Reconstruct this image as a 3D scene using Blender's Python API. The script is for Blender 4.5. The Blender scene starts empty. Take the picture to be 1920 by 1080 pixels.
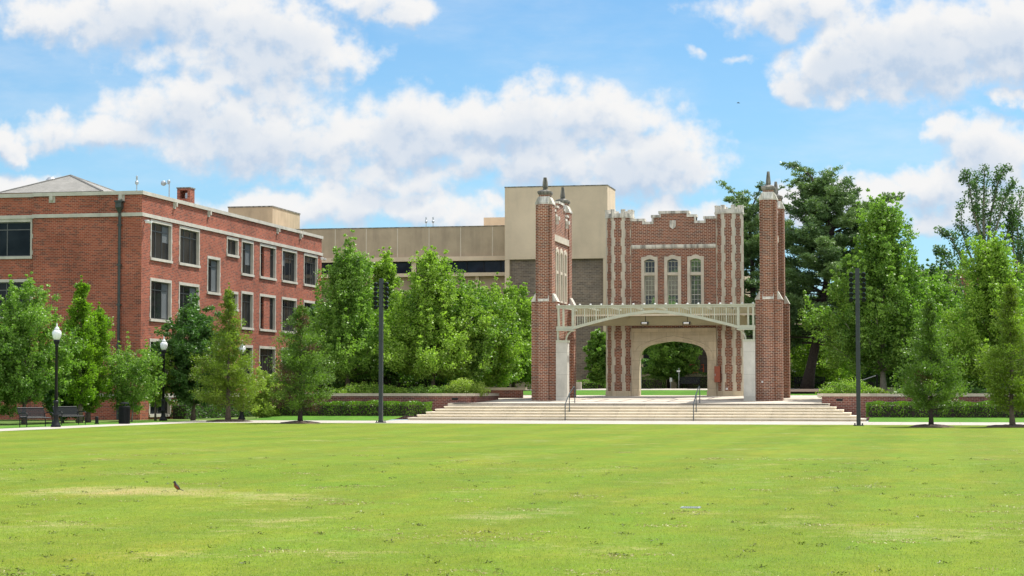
import bpy, bmesh, math, random
import numpy as np
from mathutils import Vector
R = math.radians
S = bpy.context.scene
col = S.collection

# ------------------------------------------------------------------ camera
FPX = 3733.3; EYE = 1.7; TH = math.atan(193/FPX); YAW = R(11.859)
cd = bpy.data.cameras.new('camera'); cam = bpy.data.objects.new('camera', cd); col.objects.link(cam)
cd.sensor_width = 36; cd.lens = 36*FPX/1920; cd.clip_start = .5; cd.clip_end = 6000
cam.location = (0, 0, EYE); cam.rotation_euler = (math.pi/2+TH, 0, YAW)
S.camera = cam

# photo pixel -> point on a real plane of the place
def ray(u, v):
    c = (u-960, 540-v, -FPX); p = math.pi/2+TH
    y = c[1]*math.cos(p)-c[2]*math.sin(p); z = c[1]*math.sin(p)+c[2]*math.cos(p); x = c[0]
    return (x*math.cos(YAW)-y*math.sin(YAW), x*math.sin(YAW)+y*math.cos(YAW), z)
def on_y(u, v, Y):
    r = ray(u, v); t = Y/r[1]; return (r[0]*t, Y, r[2]*t+EYE)
def on_x(u, v, X):
    r = ray(u, v); t = X/r[0]; return (X, r[1]*t, r[2]*t+EYE)
def on_g(u, v, z=0):
    r = ray(u, v); t = (z-EYE)/r[2]; return (r[0]*t, r[1]*t, z)

# ------------------------------------------------------------------ sun and sky
SUN_EL = R(61); SUN_AZ = math.atan2(.62, .85)      # azimuth from +Y towards +X
sd = bpy.data.lights.new('sun', 'SUN'); so = bpy.data.objects.new('sun', sd); col.objects.link(so)
sd.energy = 4.4; sd.angle = R(.5); sd.color = (1, .96, .88)
sv = Vector((math.sin(SUN_AZ)*math.cos(SUN_EL), math.cos(SUN_AZ)*math.cos(SUN_EL), math.sin(SUN_EL)))
so.rotation_euler = sv.to_track_quat('Z', 'Y').to_euler()
so.location = (0, 60, 60)
S.view_settings.view_transform = 'Standard'; S.view_settings.look = 'None'
S.cycles.max_bounces = 5; S.cycles.diffuse_bounces = 3; S.cycles.glossy_bounces = 2; S.cycles.transmission_bounces = 3; S.cycles.transparent_max_bounces = 8
S.view_settings.exposure = .72; S.view_settings.gamma = 1

class NT:
    def __init__(s, tree): s.t = tree; s.n = tree.nodes; s.l = tree.links
    def node(s, ty, **kw):
        n = s.n.new(ty)
        for k, v in kw.items(): setattr(n, k, v)
        return n
    def put(s, sock, v):
        if isinstance(v, bpy.types.NodeSocket): s.l.new(v, sock)
        else: sock.default_value = v
    def math(s, op, a, b=None, c=None, clamp=False):
        n = s.node('ShaderNodeMath', operation=op, use_clamp=clamp)
        s.put(n.inputs[0], a)
        if b is not None: s.put(n.inputs[1], b)
        if c is not None: s.put(n.inputs[2], c)
        return n.outputs[0]
    def vec(s, op, a, b=None, c=None):
        n = s.node('ShaderNodeVectorMath', operation=op)
        s.put(n.inputs[0], a)
        if b is not None: s.put(n.inputs[1], b)
        if c is not None: s.put(n.inputs[2], c)
        return n.outputs['Value'] if op in ('DOT_PRODUCT', 'LENGTH') else n.outputs[0]
    def comb(s, x, y, z=0.0):
        n = s.node('ShaderNodeCombineXYZ'); s.put(n.inputs[0], x); s.put(n.inputs[1], y); s.put(n.inputs[2], z); return n.outputs[0]
    def noise(s, vec, scale, detail=4, rough=.5, out=0, dist=0.0):
        n = s.node('ShaderNodeTexNoise'); s.put(n.inputs['Vector'], vec)
        n.inputs['Scale'].default_value = scale; n.inputs['Detail'].default_value = detail
        n.inputs['Roughness'].default_value = rough; n.inputs['Distortion'].default_value = dist
        return n.outputs[out]
    def mix(s, f, a, b, mode='MIX'):
        n = s.node('ShaderNodeMix', data_type='RGBA', blend_type=mode); s.put(n.inputs[0], f)
        s.put(n.inputs[6], a); s.put(n.inputs[7], b); return n.outputs[2]
    def rng(s, x, a, b, c=0.0, d=1.0, smooth=False):
        n = s.node('ShaderNodeMapRange'); n.interpolation_type = 'SMOOTHSTEP' if smooth else 'LINEAR'; n.clamp = True
        s.put(n.inputs[0], x); n.inputs[1].default_value = a; n.inputs[2].default_value = b
        n.inputs[3].default_value = c; n.inputs[4].default_value = d
        return n.outputs[0]
    def scalev(s, v, xyz): return s.vec('MULTIPLY', v, xyz)

W = bpy.data.worlds.new("World"); S.world = W; W.use_nodes = True
w = NT(W.node_tree); w.n.clear()
sky = w.node('ShaderNodeTexSky', sky_type='NISHITA', sun_disc=False, sun_elevation=SUN_EL, sun_rotation=SUN_AZ)
sky.air_density = 1.0; sky.dust_density = .4; sky.ozone_density = 2.0; sky.altitude = 200
tc = w.node('ShaderNodeTexCoord')
D = tc.outputs['Generated']
fw = (-math.sin(YAW), math.cos(YAW), 0); rt = (math.cos(YAW), math.sin(YAW), 0)
df = w.vec('DOT_PRODUCT', D, fw); dr = w.vec('DOT_PRODUCT', D, rt); dz = w.vec('DOT_PRODUCT', D, (0, 0, 1))
dfs = w.math('MAXIMUM', df, .02)
# units: 100 photo pixels; x right, y up, origin straight ahead on the horizon
px = w.math('MULTIPLY', w.math('DIVIDE', dr, dfs), FPX/100); pz = w.math('MULTIPLY', w.math('DIVIDE', dz, dfs), FPX/100)
Pv = w.comb(px, pz)
BL = [ # u, v, ru, rv, weight
 (300,10,300,75,1),(500,70,190,105,1),(640,95,95,45,.8),(90,15,150,42,.9),(470,140,140,70,.8),(370,95,150,45,.7),
 (180,235,190,46,1),(320,205,130,72,1),(470,245,230,82,1),(640,270,170,75,.9),(800,235,160,88,1.1),(960,220,210,82,1.1),(1120,200,180,56,1),(1000,300,260,60,1),
 (1210,290,150,85,1.1),(730,325,190,42,.9),(590,190,120,40,.6),(1270,325,90,30,.8),
 (530,395,170,62,1),(660,370,110,45,.9),(770,385,90,50,.9),(880,405,90,42,.9),(430,400,110,40,.8),(1240,400,130,48,.9),
 (765,5,75,34,1),(700,-20,100,35,.8),
 (1500,0,190,55,.95),(1600,115,165,72,1.1),(1740,90,210,105,1.2),(1890,75,130,100,1.1),(1500,150,75,45,.9),(1900,185,65,26,.9),
 (1790,240,70,38,.9),(1870,290,130,70,1.05),(1760,330,110,48,1),(1640,370,150,42,1),(1870,380,220,60,1.1),(1500,395,130,38,.9),(1580,345,22,28,.42),
 (25,345,75,38,1),(-10,255,50,45,1),(1345,97,45,14,.45),
 (300,-180,600,90,.9),(1500,-200,500,90,.9),(-300,150,250,120,1),(2250,200,260,160,1),(-350,380,300,60,.9),(2200,420,400,50,.9)]
def density(P):
    n1 = w.node('ShaderNodeTexNoise'); w.put(n1.inputs['Vector'], P); n1.inputs['Scale'].default_value = .55
    n1.inputs['Detail'].default_value = 5; n1.inputs['Roughness'].default_value = .6
    wv = w.vec('SUBTRACT', n1.outputs['Color'], (.5, .5, .5))
    Pd = w.vec('MULTIPLY_ADD', wv, (2.2, 1.5, 0), P)
    cur = None
    for (u, v, ru, rv, wt) in BL:
        ix, iy = 100/ru, 100/rv
        q = w.vec('MULTIPLY_ADD', Pd, (ix, iy, 0), (-(u-960)/100*ix, -(733-v)/100*iy, 0))
        d = w.vec('DOT_PRODUCT', q, q)
        b = w.math('MULTIPLY_ADD', d, -.6*wt, .75*wt)
        cur = b if cur is None else w.math('SMOOTH_MAX', cur, b, .22)
    n2 = w.noise(P, 1.9, 5, .53)
    return w.math('ADD', cur, w.math('MULTIPLY_ADD', n2, 1.35, -.62)), cur
d1, c1_ = density(Pv)
f2, d2 = density(w.vec('ADD', Pv, (.08, .36, 0)))
a1 = w.rng(d1, .06, .68, 0, 1, True)
front = w.rng(df, .15, .45)
# sky elsewhere: scattered cumulus
n3 = w.noise(w.scalev(D, (1, 1, 2.2)), 3.0, 6, .55)
a2 = w.rng(n3, .42, .56, 0, .92, True)
alpha = w.math('ADD', w.math('MULTIPLY', a1, front), w.math('MULTIPLY', a2, w.math('SUBTRACT', 1.0, front)))
up = w.rng(dz, -.02, .0)
sh = w.rng(d2, .25, .85, 1.0, 0.0, True)
relief = w.rng(w.math('SUBTRACT', d1, f2), -.40, .16, 0, 1, True)
lit = w.math('ADD', w.math('MULTIPLY', sh, .55), w.math('MULTIPLY', relief, .45), clamp=True)
ccol = w.mix(lit, (.56, .69, .865, 1), (.995, .995, .995, 1))
wisp = w.rng(w.noise(w.scalev(Pv, (.35, 1.0, 1)), .5, 6, .6), .42, .75, 0, .38, True)
skyc = w.mix(w.rng(dz, .0, .22, .35, .0), sky.outputs[0], (6.2, 7.0, 8.0, 1))
SKS = .083
skym = w.node('ShaderNodeVectorMath', operation='MULTIPLY'); w.l.new(skyc, skym.inputs[0]); skym.inputs[1].default_value = (SKS*.60, SKS*.86, SKS*1.0)
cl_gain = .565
gf = w.rng(front, 0.0, 1.0, 2.15, 1.0)      # unseen clouds behind the camera, boosted as fill light for shaded front faces
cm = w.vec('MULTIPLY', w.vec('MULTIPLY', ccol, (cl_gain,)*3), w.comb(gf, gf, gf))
sc2 = w.mix(w.math('MULTIPLY', wisp, front), skym.outputs[0], (.52, .55, .58, 1))
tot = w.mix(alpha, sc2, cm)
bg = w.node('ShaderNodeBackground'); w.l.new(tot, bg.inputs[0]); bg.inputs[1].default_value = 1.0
wo = w.node('ShaderNodeOutputWorld'); w.l.new(bg.outputs[0], wo.inputs[0])
W.cycles.sampling_method = 'MANUAL'; W.cycles.sample_map_resolution = 512

# ------------------------------------------------------------------ materials
MATS = {}
def newmat(name):
    m = bpy.data.materials.new(name); m.use_nodes = True; t = NT(m.node_tree)
    b = m.node_tree.nodes['Principled BSDF']; MATS[name] = m
    return m, t, b
def plain(name, c, rough=.6, metal=0, var=.12, scale=6, spec=.5):
    m, t, b = newmat(name)
    g = t.node('ShaderNodeTexCoord').outputs['Object']
    f = t.rng(t.noise(g, scale, 5, .6), .3, .7, 1-var, 1+var)
    cc = t.vec('MULTIPLY', tuple(c[:3]), t.comb(f, f, f))
    t.l.new(cc, b.inputs['Base Color']); b.inputs['Roughness'].default_value = rough; b.inputs['Metallic'].default_value = metal
    b.inputs['Specular IOR Level'].default_value = spec
    return m
def brick(name, c1, c2, mortar, dark=(.05, .03, .03), bw=.27, rh=.1, ms=.0085, darkamt=.35, bias=-.1):
    m, t, b = newmat(name)
    uv = t.node('ShaderNodeUVMap', uv_map='UVMap').outputs[0]
    k = t.node('ShaderNodeTexBrick', offset=.5); t.l.new(uv, k.inputs['Vector'])
    k.inputs['Scale'].default_value = 1; k.inputs['Brick Width'].default_value = bw; k.inputs['Row Height'].default_value = rh
    k.inputs['Mortar Size'].default_value = ms; k.inputs['Mortar Smooth'].default_value = .25; k.inputs['Bias'].default_value = bias
    k.inputs['Color1'].default_value = (*c1, 1); k.inputs['Color2'].default_value = (*c2, 1); k.inputs['Mortar'].default_value = (*mortar, 1)
    # a scattering of burnt, darker bricks
    wn = t.node('ShaderNodeTexWhiteNoise', noise_dimensions='2D')
    sx = t.node('ShaderNodeSeparateXYZ'); t.l.new(uv, sx.inputs[0])
    row = t.math('FLOOR', t.math('DIVIDE', sx.outputs[1], rh))
    off = t.math('MULTIPLY', t.math('MODULO', row, 2.0), .5)
    cx = t.math('FLOOR', t.math('ADD', t.math('DIVIDE', sx.outputs[0], bw), off))
    t.l.new(t.comb(cx, row), wn.inputs['Vector'])
    big = t.noise(uv, .35, 4, .6); mid = t.noise(uv, 1.6, 3, .6)
    thr = t.math('MULTIPLY_ADD', mid, -.5, 1.02)
    dk = t.math('MULTIPLY', t.math('GREATER_THAN', wn.outputs[0], thr), t.math('SUBTRACT', 1.0, k.outputs['Fac']))
    c = t.mix(t.math('MULTIPLY', dk, darkamt*2), k.outputs['Color'], (*dark, 1))
    f = t.math('MULTIPLY', t.rng(big, .3, .7, .78, 1.2), t.rng(mid, .3, .7, .92, 1.08))
    wash = t.rng(t.noise(t.scalev(uv, (1.2, .35, 1)), 1.0, 6, .7), .56, .8, 0, .13)
    c = t.mix(wash, c, (*mortar, 1))
    c = t.vec('MULTIPLY', c, t.comb(f, f, f))
    t.l.new(c, b.inputs['Base Color']); b.inputs['Roughness'].default_value = .85; b.inputs['Specular IOR Level'].default_value = .25
    bp = t.node('ShaderNodeBump', invert=True); bp.inputs['Strength'].default_value = .5; bp.inputs['Distance'].default_value = .008
    t.l.new(k.outputs['Fac'], bp.inputs['Height']); t.l.new(bp.outputs[0], b.inputs['Normal'])
    return m
def stone(name, c, stain=(.12, .115, .10), streak=.35, rough=.85, joint=None, sc=1.0, amt=(.5, .85)):
    m, t, b = newmat(name)
    uv = t.node('ShaderNodeUVMap', uv_map='UVMap').outputs[0]
    ob = t.node('ShaderNodeTexCoord').outputs['Object']
    f = t.math('MULTIPLY', t.rng(t.noise(uv, 1.2*sc, 5, .6), .3, .7, .86, 1.12), t.rng(t.noise(uv, 30, 3, .6), .3, .7, .93, 1.07))
    cc = t.vec('MULTIPLY', tuple(c), t.comb(f, f, f))
    st = t.noise(t.scalev(uv, (3.2*sc, .55*sc, 1)), 1.0, 6, .65)
    cc = t.mix(t.rng(st, amt[0], amt[1], 0, streak), cc, (*stain, 1))
    if joint:
        k = t.node('ShaderNodeTexBrick', offset=joint[2]); t.l.new(uv, k.inputs['Vector']); k.inputs['Scale'].default_value = 1
        k.inputs['Brick Width'].default_value = joint[0]; k.inputs['Row Height'].default_value = joint[1]; k.inputs['Mortar Size'].default_value = .006
        k.inputs['Color1'].default_value = (1, 1, 1, 1); k.inputs['Color2'].default_value = (.86, .86, .85, 1); k.inputs['Mortar'].default_value = (.45, .43, .4, 1)
        cc = t.vec('MULTIPLY', cc, k.outputs['Color'])
    t.l.new(cc, b.inputs['Base Color']); b.inputs['Roughness'].default_value = rough; b.inputs['Specular IOR Level'].default_value = .3
    bp = t.node('ShaderNodeBump'); bp.inputs['Strength'].default_value = .25; bp.inputs['Distance'].default_value = .01
    t.l.new(t.noise(ob, 12, 5, .65), bp.inputs['Height']); t.l.new(bp.outputs[0], b.inputs['Normal'])
    return m
def leafmat(name, dark, light, trans=.4, tcol=None, rough=.45, spec=.35):
    m, t, b = newmat(name)
    at = t.node('ShaderNodeAttribute', attribute_name='tint').outputs['Fac']
    ri = t.node('ShaderNodeNewGeometry').outputs['Random Per Island']
    f = t.math('ADD', t.math('MULTIPLY', at, .65), t.math('MULTIPLY', ri, .35))
    c = t.mix(f, (*dark, 1), (*light, 1))
    t.l.new(c, b.inputs['Base Color']); b.inputs['Roughness'].default_value = rough; b.inputs['Specular IOR Level'].default_value = spec
    tr = t.node('ShaderNodeBsdfTranslucent')
    tcol = tcol or (1.15, 1.45, .55)
    t.l.new(t.vec('MULTIPLY', c, tcol), tr.inputs[0])
    mx = t.node('ShaderNodeMixShader'); mx.inputs[0].default_value = trans
    t.l.new(b.outputs[0], mx.inputs[1]); t.l.new(tr.outputs[0], mx.inputs[2])
    t.l.new(mx.outputs[0], m.node_tree.nodes['Material Output'].inputs[0])
    return m

M_brickL = brick('brick_red_orange', (.345, .085, .046), (.24, .058, .034), (.43, .28, .20), bias=-.1, darkamt=.25)
M_brickG = brick('brick_gate', (.25, .075, .034), (.155, .046, .024), (.58, .49, .385), darkamt=.25, ms=.0105)
M_brickP = brick('brick_planter', (.21, .072, .05), (.14, .05, .038), (.34, .27, .23), darkamt=.25)
M_brickB = brick('brick_brown', (.24, .18, .13), (.17, .135, .11), (.33, .28, .22), darkamt=.15, bw=.4, rh=.14, ms=.012)
M_brickD = brick('brick_dark_brown', (.075, .055, .048), (.05, .04, .036), (.10, .08, .07), darkamt=.2, bw=.4, rh=.14)
M_stone = stone('limestone', (.56, .50, .40), streak=.3)
M_stoneW = stone('limestone_weathered', (.66, .62, .54), stain=(.10, .095, .085), streak=.7, amt=(.46, .62))
M_trim = stone('pale_trim_stone', (.50, .465, .40), streak=.3)
M_post = stone('post_limestone', (.57, .54, .475), streak=.25, joint=(3.0, 1.35, .0))
M_arch = stone('arch_limestone', (.62, .53, .385), stain=(.22, .17, .11), streak=.45, joint=(1.1, .62, .5))
M_finial = stone('dark_weathered_stone', (.30, .28, .24), stain=(.05, .05, .045), streak=.9, amt=(.4, .6))
M_conc = stone('tan_concrete', (.46, .36, .245), stain=(.13, .105, .08), streak=.4, amt=(.46, .8), sc=.4)
M_concT = stone('tower_concrete', (.67, .53, .375), stain=(.26, .21, .16), streak=.35, amt=(.5, .85), sc=.22)
M_concJ = stone('pale_joint', (.66, .58, .45), streak=.2)
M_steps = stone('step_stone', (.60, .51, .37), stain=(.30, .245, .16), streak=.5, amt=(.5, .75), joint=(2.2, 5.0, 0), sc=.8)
M_nose = stone('nosing_painted_sun', (.82, .74, .60), stain=(.5, .42, .3), streak=.4)  # paler than the risers: sunlight on the treads put into the colour
M_pave = stone('pale_paving', (.42, .38, .33), stain=(.30, .27, .22), streak=.4, joint=(1.5, 1.5, 0), rough=.9)
M_terr = stone('terrace_paving', (.50, .445, .37), stain=(.34, .30, .24), streak=.4, joint=(1.8, 1.8, 0), rough=.9)
M_cap = stone('cap_stone', (.55, .48, .37), streak=.25, joint=(1.5, 3.0, 0))
M_shing = stone('grey_shingles', (.27, .26, .24), stain=(.13, .13, .12), streak=.35, joint=(.35, .14, .5))
M_black = plain('black_metal', (.010, .011, .012), .45, .0, .1, 6, .22)
M_pole = plain('charcoal_metal', (.028, .034, .04), .45, .0, .2, 3)
M_frame = plain('window_frame_metal', (.10, .10, .095), .45, .3)
M_sage = plain('sage_painted_steel', (.43, .43, .33), .5, 0, .1, 3)
M_tanp = plain('tan_painted_panel', (.40, .34, .19), .6, 0, .15, 1.2)
M_olive = plain('olive_painted_panel', (.27, .23, .12), .6, 0, .1, 1.2)
M_white = plain('white_paint', (.75, .75, .73), .4)
M_globe = plain('white_glass_globe', (.78, .79, .80), .15, 0, .04)
M_downp = plain('dark_copper_downpipe', (.055, .065, .06), .5, .4, .25)
M_rust = plain('red_brown_box_paint', (.30, .07, .03), .5)
M_orange = plain('orange_paint', (.62, .10, .03), .5)
M_galv = plain('galvanised_steel', (.42, .44, .46), .4, .6)
M_rail = plain('steel_blue_rail', (.06, .08, .09), .35, .5)
M_bark = plain('grey_brown_bark', (.13, .10, .075), .9, 0, .35, 8)
M_barkd = plain('dark_pine_bark', (.050, .036, .030), .95, 0, .4, 7)
M_barkp = plain('pale_bark', (.24, .21, .17), .9, 0, .3, 8)
M_mulch = plain('brown_mulch', (.085, .055, .036), .95, 0, .5, 14)
M_wood = plain('straw_litter', (.14, .10, .06), .95, 0, .4, 4)

M_blind = plain('grey_blind', (.11, .12, .125), .7, 0, .15, .7)
def glassmat(name, c, rough=.04, spec=.7):
    m, t, b = newmat(name)
    ob = t.node('ShaderNodeTexCoord').outputs['Object']
    f = t.rng(t.noise(ob, .8, 3, .5), .35, .65, .6, 1.5)
    t.l.new(t.vec('MULTIPLY', c, t.comb(f, f, f)), b.inputs['Base Color'])
    b.inputs['Roughness'].default_value = rough; b.inputs['Specular IOR Level'].default_value = spec
    bp = t.node('ShaderNodeBump'); bp.inputs['Strength'].default_value = .06; bp.inputs['Distance'].default_value = .05
    t.l.new(t.noise(ob, 1.3, 2, .5), bp.inputs['Height']); t.l.new(bp.outputs[0], b.inputs['Normal'])
    return m
M_glass = glassmat('dark_window_glass', (.012, .014, .016), spec=.16)
M_glassb = glassmat('blue_black_glass', (.014, .018, .028), .06, .14)
def clearglass(name):
    m, t, b = newmat(name)
    tr = t.node('ShaderNodeBsdfTransparent'); tr.inputs[0].default_value = (.66, .70, .70, 1)
    gl = t.node('ShaderNodeBsdfGlossy'); gl.inputs['Roughness'].default_value = .05
    mx = t.node('ShaderNodeMixShader'); mx.inputs[0].default_value = .025
    t.l.new(tr.outputs[0], mx.inputs[1]); t.l.new(gl.outputs[0], mx.inputs[2])
    t.l.new(mx.outputs[0], m.node_tree.nodes['Material Output'].inputs[0]); return m
M_clear = clearglass('clear_pane_glass')

def grassmat(name, g1, g2, dry, patches=(), drycut=(.53, .78), fine=1.0, drymix=.75):
    m, t, b = newmat(name)
    g = t.node('ShaderNodeNewGeometry').outputs['Position']
    big = t.noise(t.scalev(g, (1, 1, 0)), .12, 5, .6)
    mid = t.noise(t.scalev(g, (.8, .3, 0)), 1.0, 6, .66)
    c = t.mix(t.rng(big, .35, .65), (*g1, 1), (*g2, 1))
    c = t.mix(t.rng(mid, .35, .6, 0, .5), c, (g1[0]*.8, g1[1]*1.06, g1[2], 1))
    sep = t.node('ShaderNodeSeparateXYZ'); t.l.new(g, sep.inputs[0])
    st = t.math('SINE', t.math('MULTIPLY', t.math('ADD', sep.outputs[0], t.math('MULTIPLY', big, 2.0)), math.pi/1.8))
    fs = t.rng(st, -.5, .5, .955, 1.045, True)
    c = t.vec('MULTIPLY', c, t.comb(fs, fs, fs))
    dn = t.math('MULTIPLY_ADD', t.noise(t.scalev(g, (1, .8, 0)), .33, 7, .68), .6, t.math('MULTIPLY', mid, .4))
    cur = dn
    for (x, y, rx, ry, wt) in patches:
        q = t.vec('MULTIPLY_ADD', g, (1/rx, 1/ry, 0), (-x/rx, -y/ry, 0))
        e = t.math('MAXIMUM', t.math('MULTIPLY_ADD', t.vec('DOT_PRODUCT', q, q), -wt, wt), 0.0)
        cur = t.math('ADD', cur, e)
    fn = t.noise(g, 9*fine, 6, .75)
    dryf = t.rng(t.math('ADD', cur, t.math('MULTIPLY_ADD', t.math('ADD', fn, t.noise(t.scalev(g, (.7, 1.3, 1)), 2.2, 5, .7)), .5, -.5)), drycut[0], drycut[1], 0, drymix, True)
    c = t.mix(dryf, c, (*dry, 1))
    m1 = t.rng(t.noise(t.scalev(g, (1, .6, 1)), 2.4, 5, .7), .3, .7, .84, 1.14); m2 = t.noise(t.scalev(g, (1, .45, 1)), .8, 5, .65)
    c = t.vec('MULTIPLY', c, t.comb(t.math('MULTIPLY', m1, t.rng(m2, .35, .65, .9, 1.1)), m1, m1))
    tuft = t.rng(t.noise(g, 26*fine, 3, .7), .3, .7, .74, 1.24)
    c = t.vec('MULTIPLY', c, t.comb(tuft, tuft, tuft))
    clod = t.math('MULTIPLY', t.rng(t.noise(g, 3.2*fine, 4, .7), .67, .72, 0, .75), t.rng(big, .4, .6))
    c = t.mix(clod, c, (.07, .065, .02, 1))
    t.l.new(c, b.inputs['Base Color']); b.inputs['Roughness'].default_value = .9; b.inputs['Specular IOR Level'].default_value = .15
    bp = t.node('ShaderNodeBump'); bp.inputs['Strength'].default_value = .55; bp.inputs['Distance'].default_value = .05
    t.l.new(t.math('ADD', t.noise(g, 22*fine, 4, .7), t.math('MULTIPLY', mid, .6)), bp.inputs['Height']); t.l.new(bp.outputs[0], b.inputs['Normal'])
    return m
bp_ = [on_g(u, v) for (u, v) in ((150, 921), (330, 926), (520, 935), (960, 965), (1310, 962), (60, 990), (300, 1045), (640, 1040), (500, 975), (1700, 1000))]
pat = [(p[0], p[1], rx, ry, wt) for p, (rx, ry, wt) in zip(bp_, ((1.7, 2.0, .2), (1.9, 1.8, .16), (1.6, 2.2, .14), (1.4, 1.6, .14), (.9, .9, .18), (.8, 1.2, .12), (.9, .8, .13), (1., .9, .15), (.8, .8, .13), (1.5, 1.5, .1)))]
M_lawn = grassmat('mown_lawn', (.126, .178, .010), (.172, .198, .016), (.34, .29, .12), pat)
M_grass = grassmat('lush_grass', (.065, .155, .014), (.10, .205, .02), (.28, .3, .08), drycut=(.75, .95))
M_earth = grassmat('rough_ground', (.09, .15, .03), (.12, .18, .035), (.16, .13, .07), drycut=(.5, .7))

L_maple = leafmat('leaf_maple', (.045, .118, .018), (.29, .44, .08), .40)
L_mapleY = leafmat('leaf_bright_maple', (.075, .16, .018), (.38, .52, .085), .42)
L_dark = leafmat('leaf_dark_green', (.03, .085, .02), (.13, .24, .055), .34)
L_feather = leafmat('leaf_bright_feathery', (.10, .20, .014), (.24, .37, .035), .45)
L_cyp = leafmat('leaf_olive_cypress', (.105, .125, .016), (.25, .36, .05), .42)
L_cypb = leafmat('leaf_green_brown_cypress', (.05, .10, .018), (.20, .31, .05), .36)
L_brown = leafmat('leaf_brown_needles', (.10, .06, .04), (.16, .10, .06), .25, (1.1, .9, .6))
L_pine = leafmat('needle_pine', (.065, .125, .045), (.20, .30, .10), .3, (1.1, 1.2, .7))
L_poplar = leafmat('leaf_poplar', (.045, .10, .03), (.12, .21, .055), .32)
L_hedge = leafmat('leaf_hedge', (.028, .085, .010), (.19, .32, .025), .36)
L_yel = leafmat('leaf_yellow_green', (.18, .26, .03), (.38, .46, .10), .4)
L_grassb = leafmat('grass_blade', (.17, .27, .02), (.42, .42, .12), .35)

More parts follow.
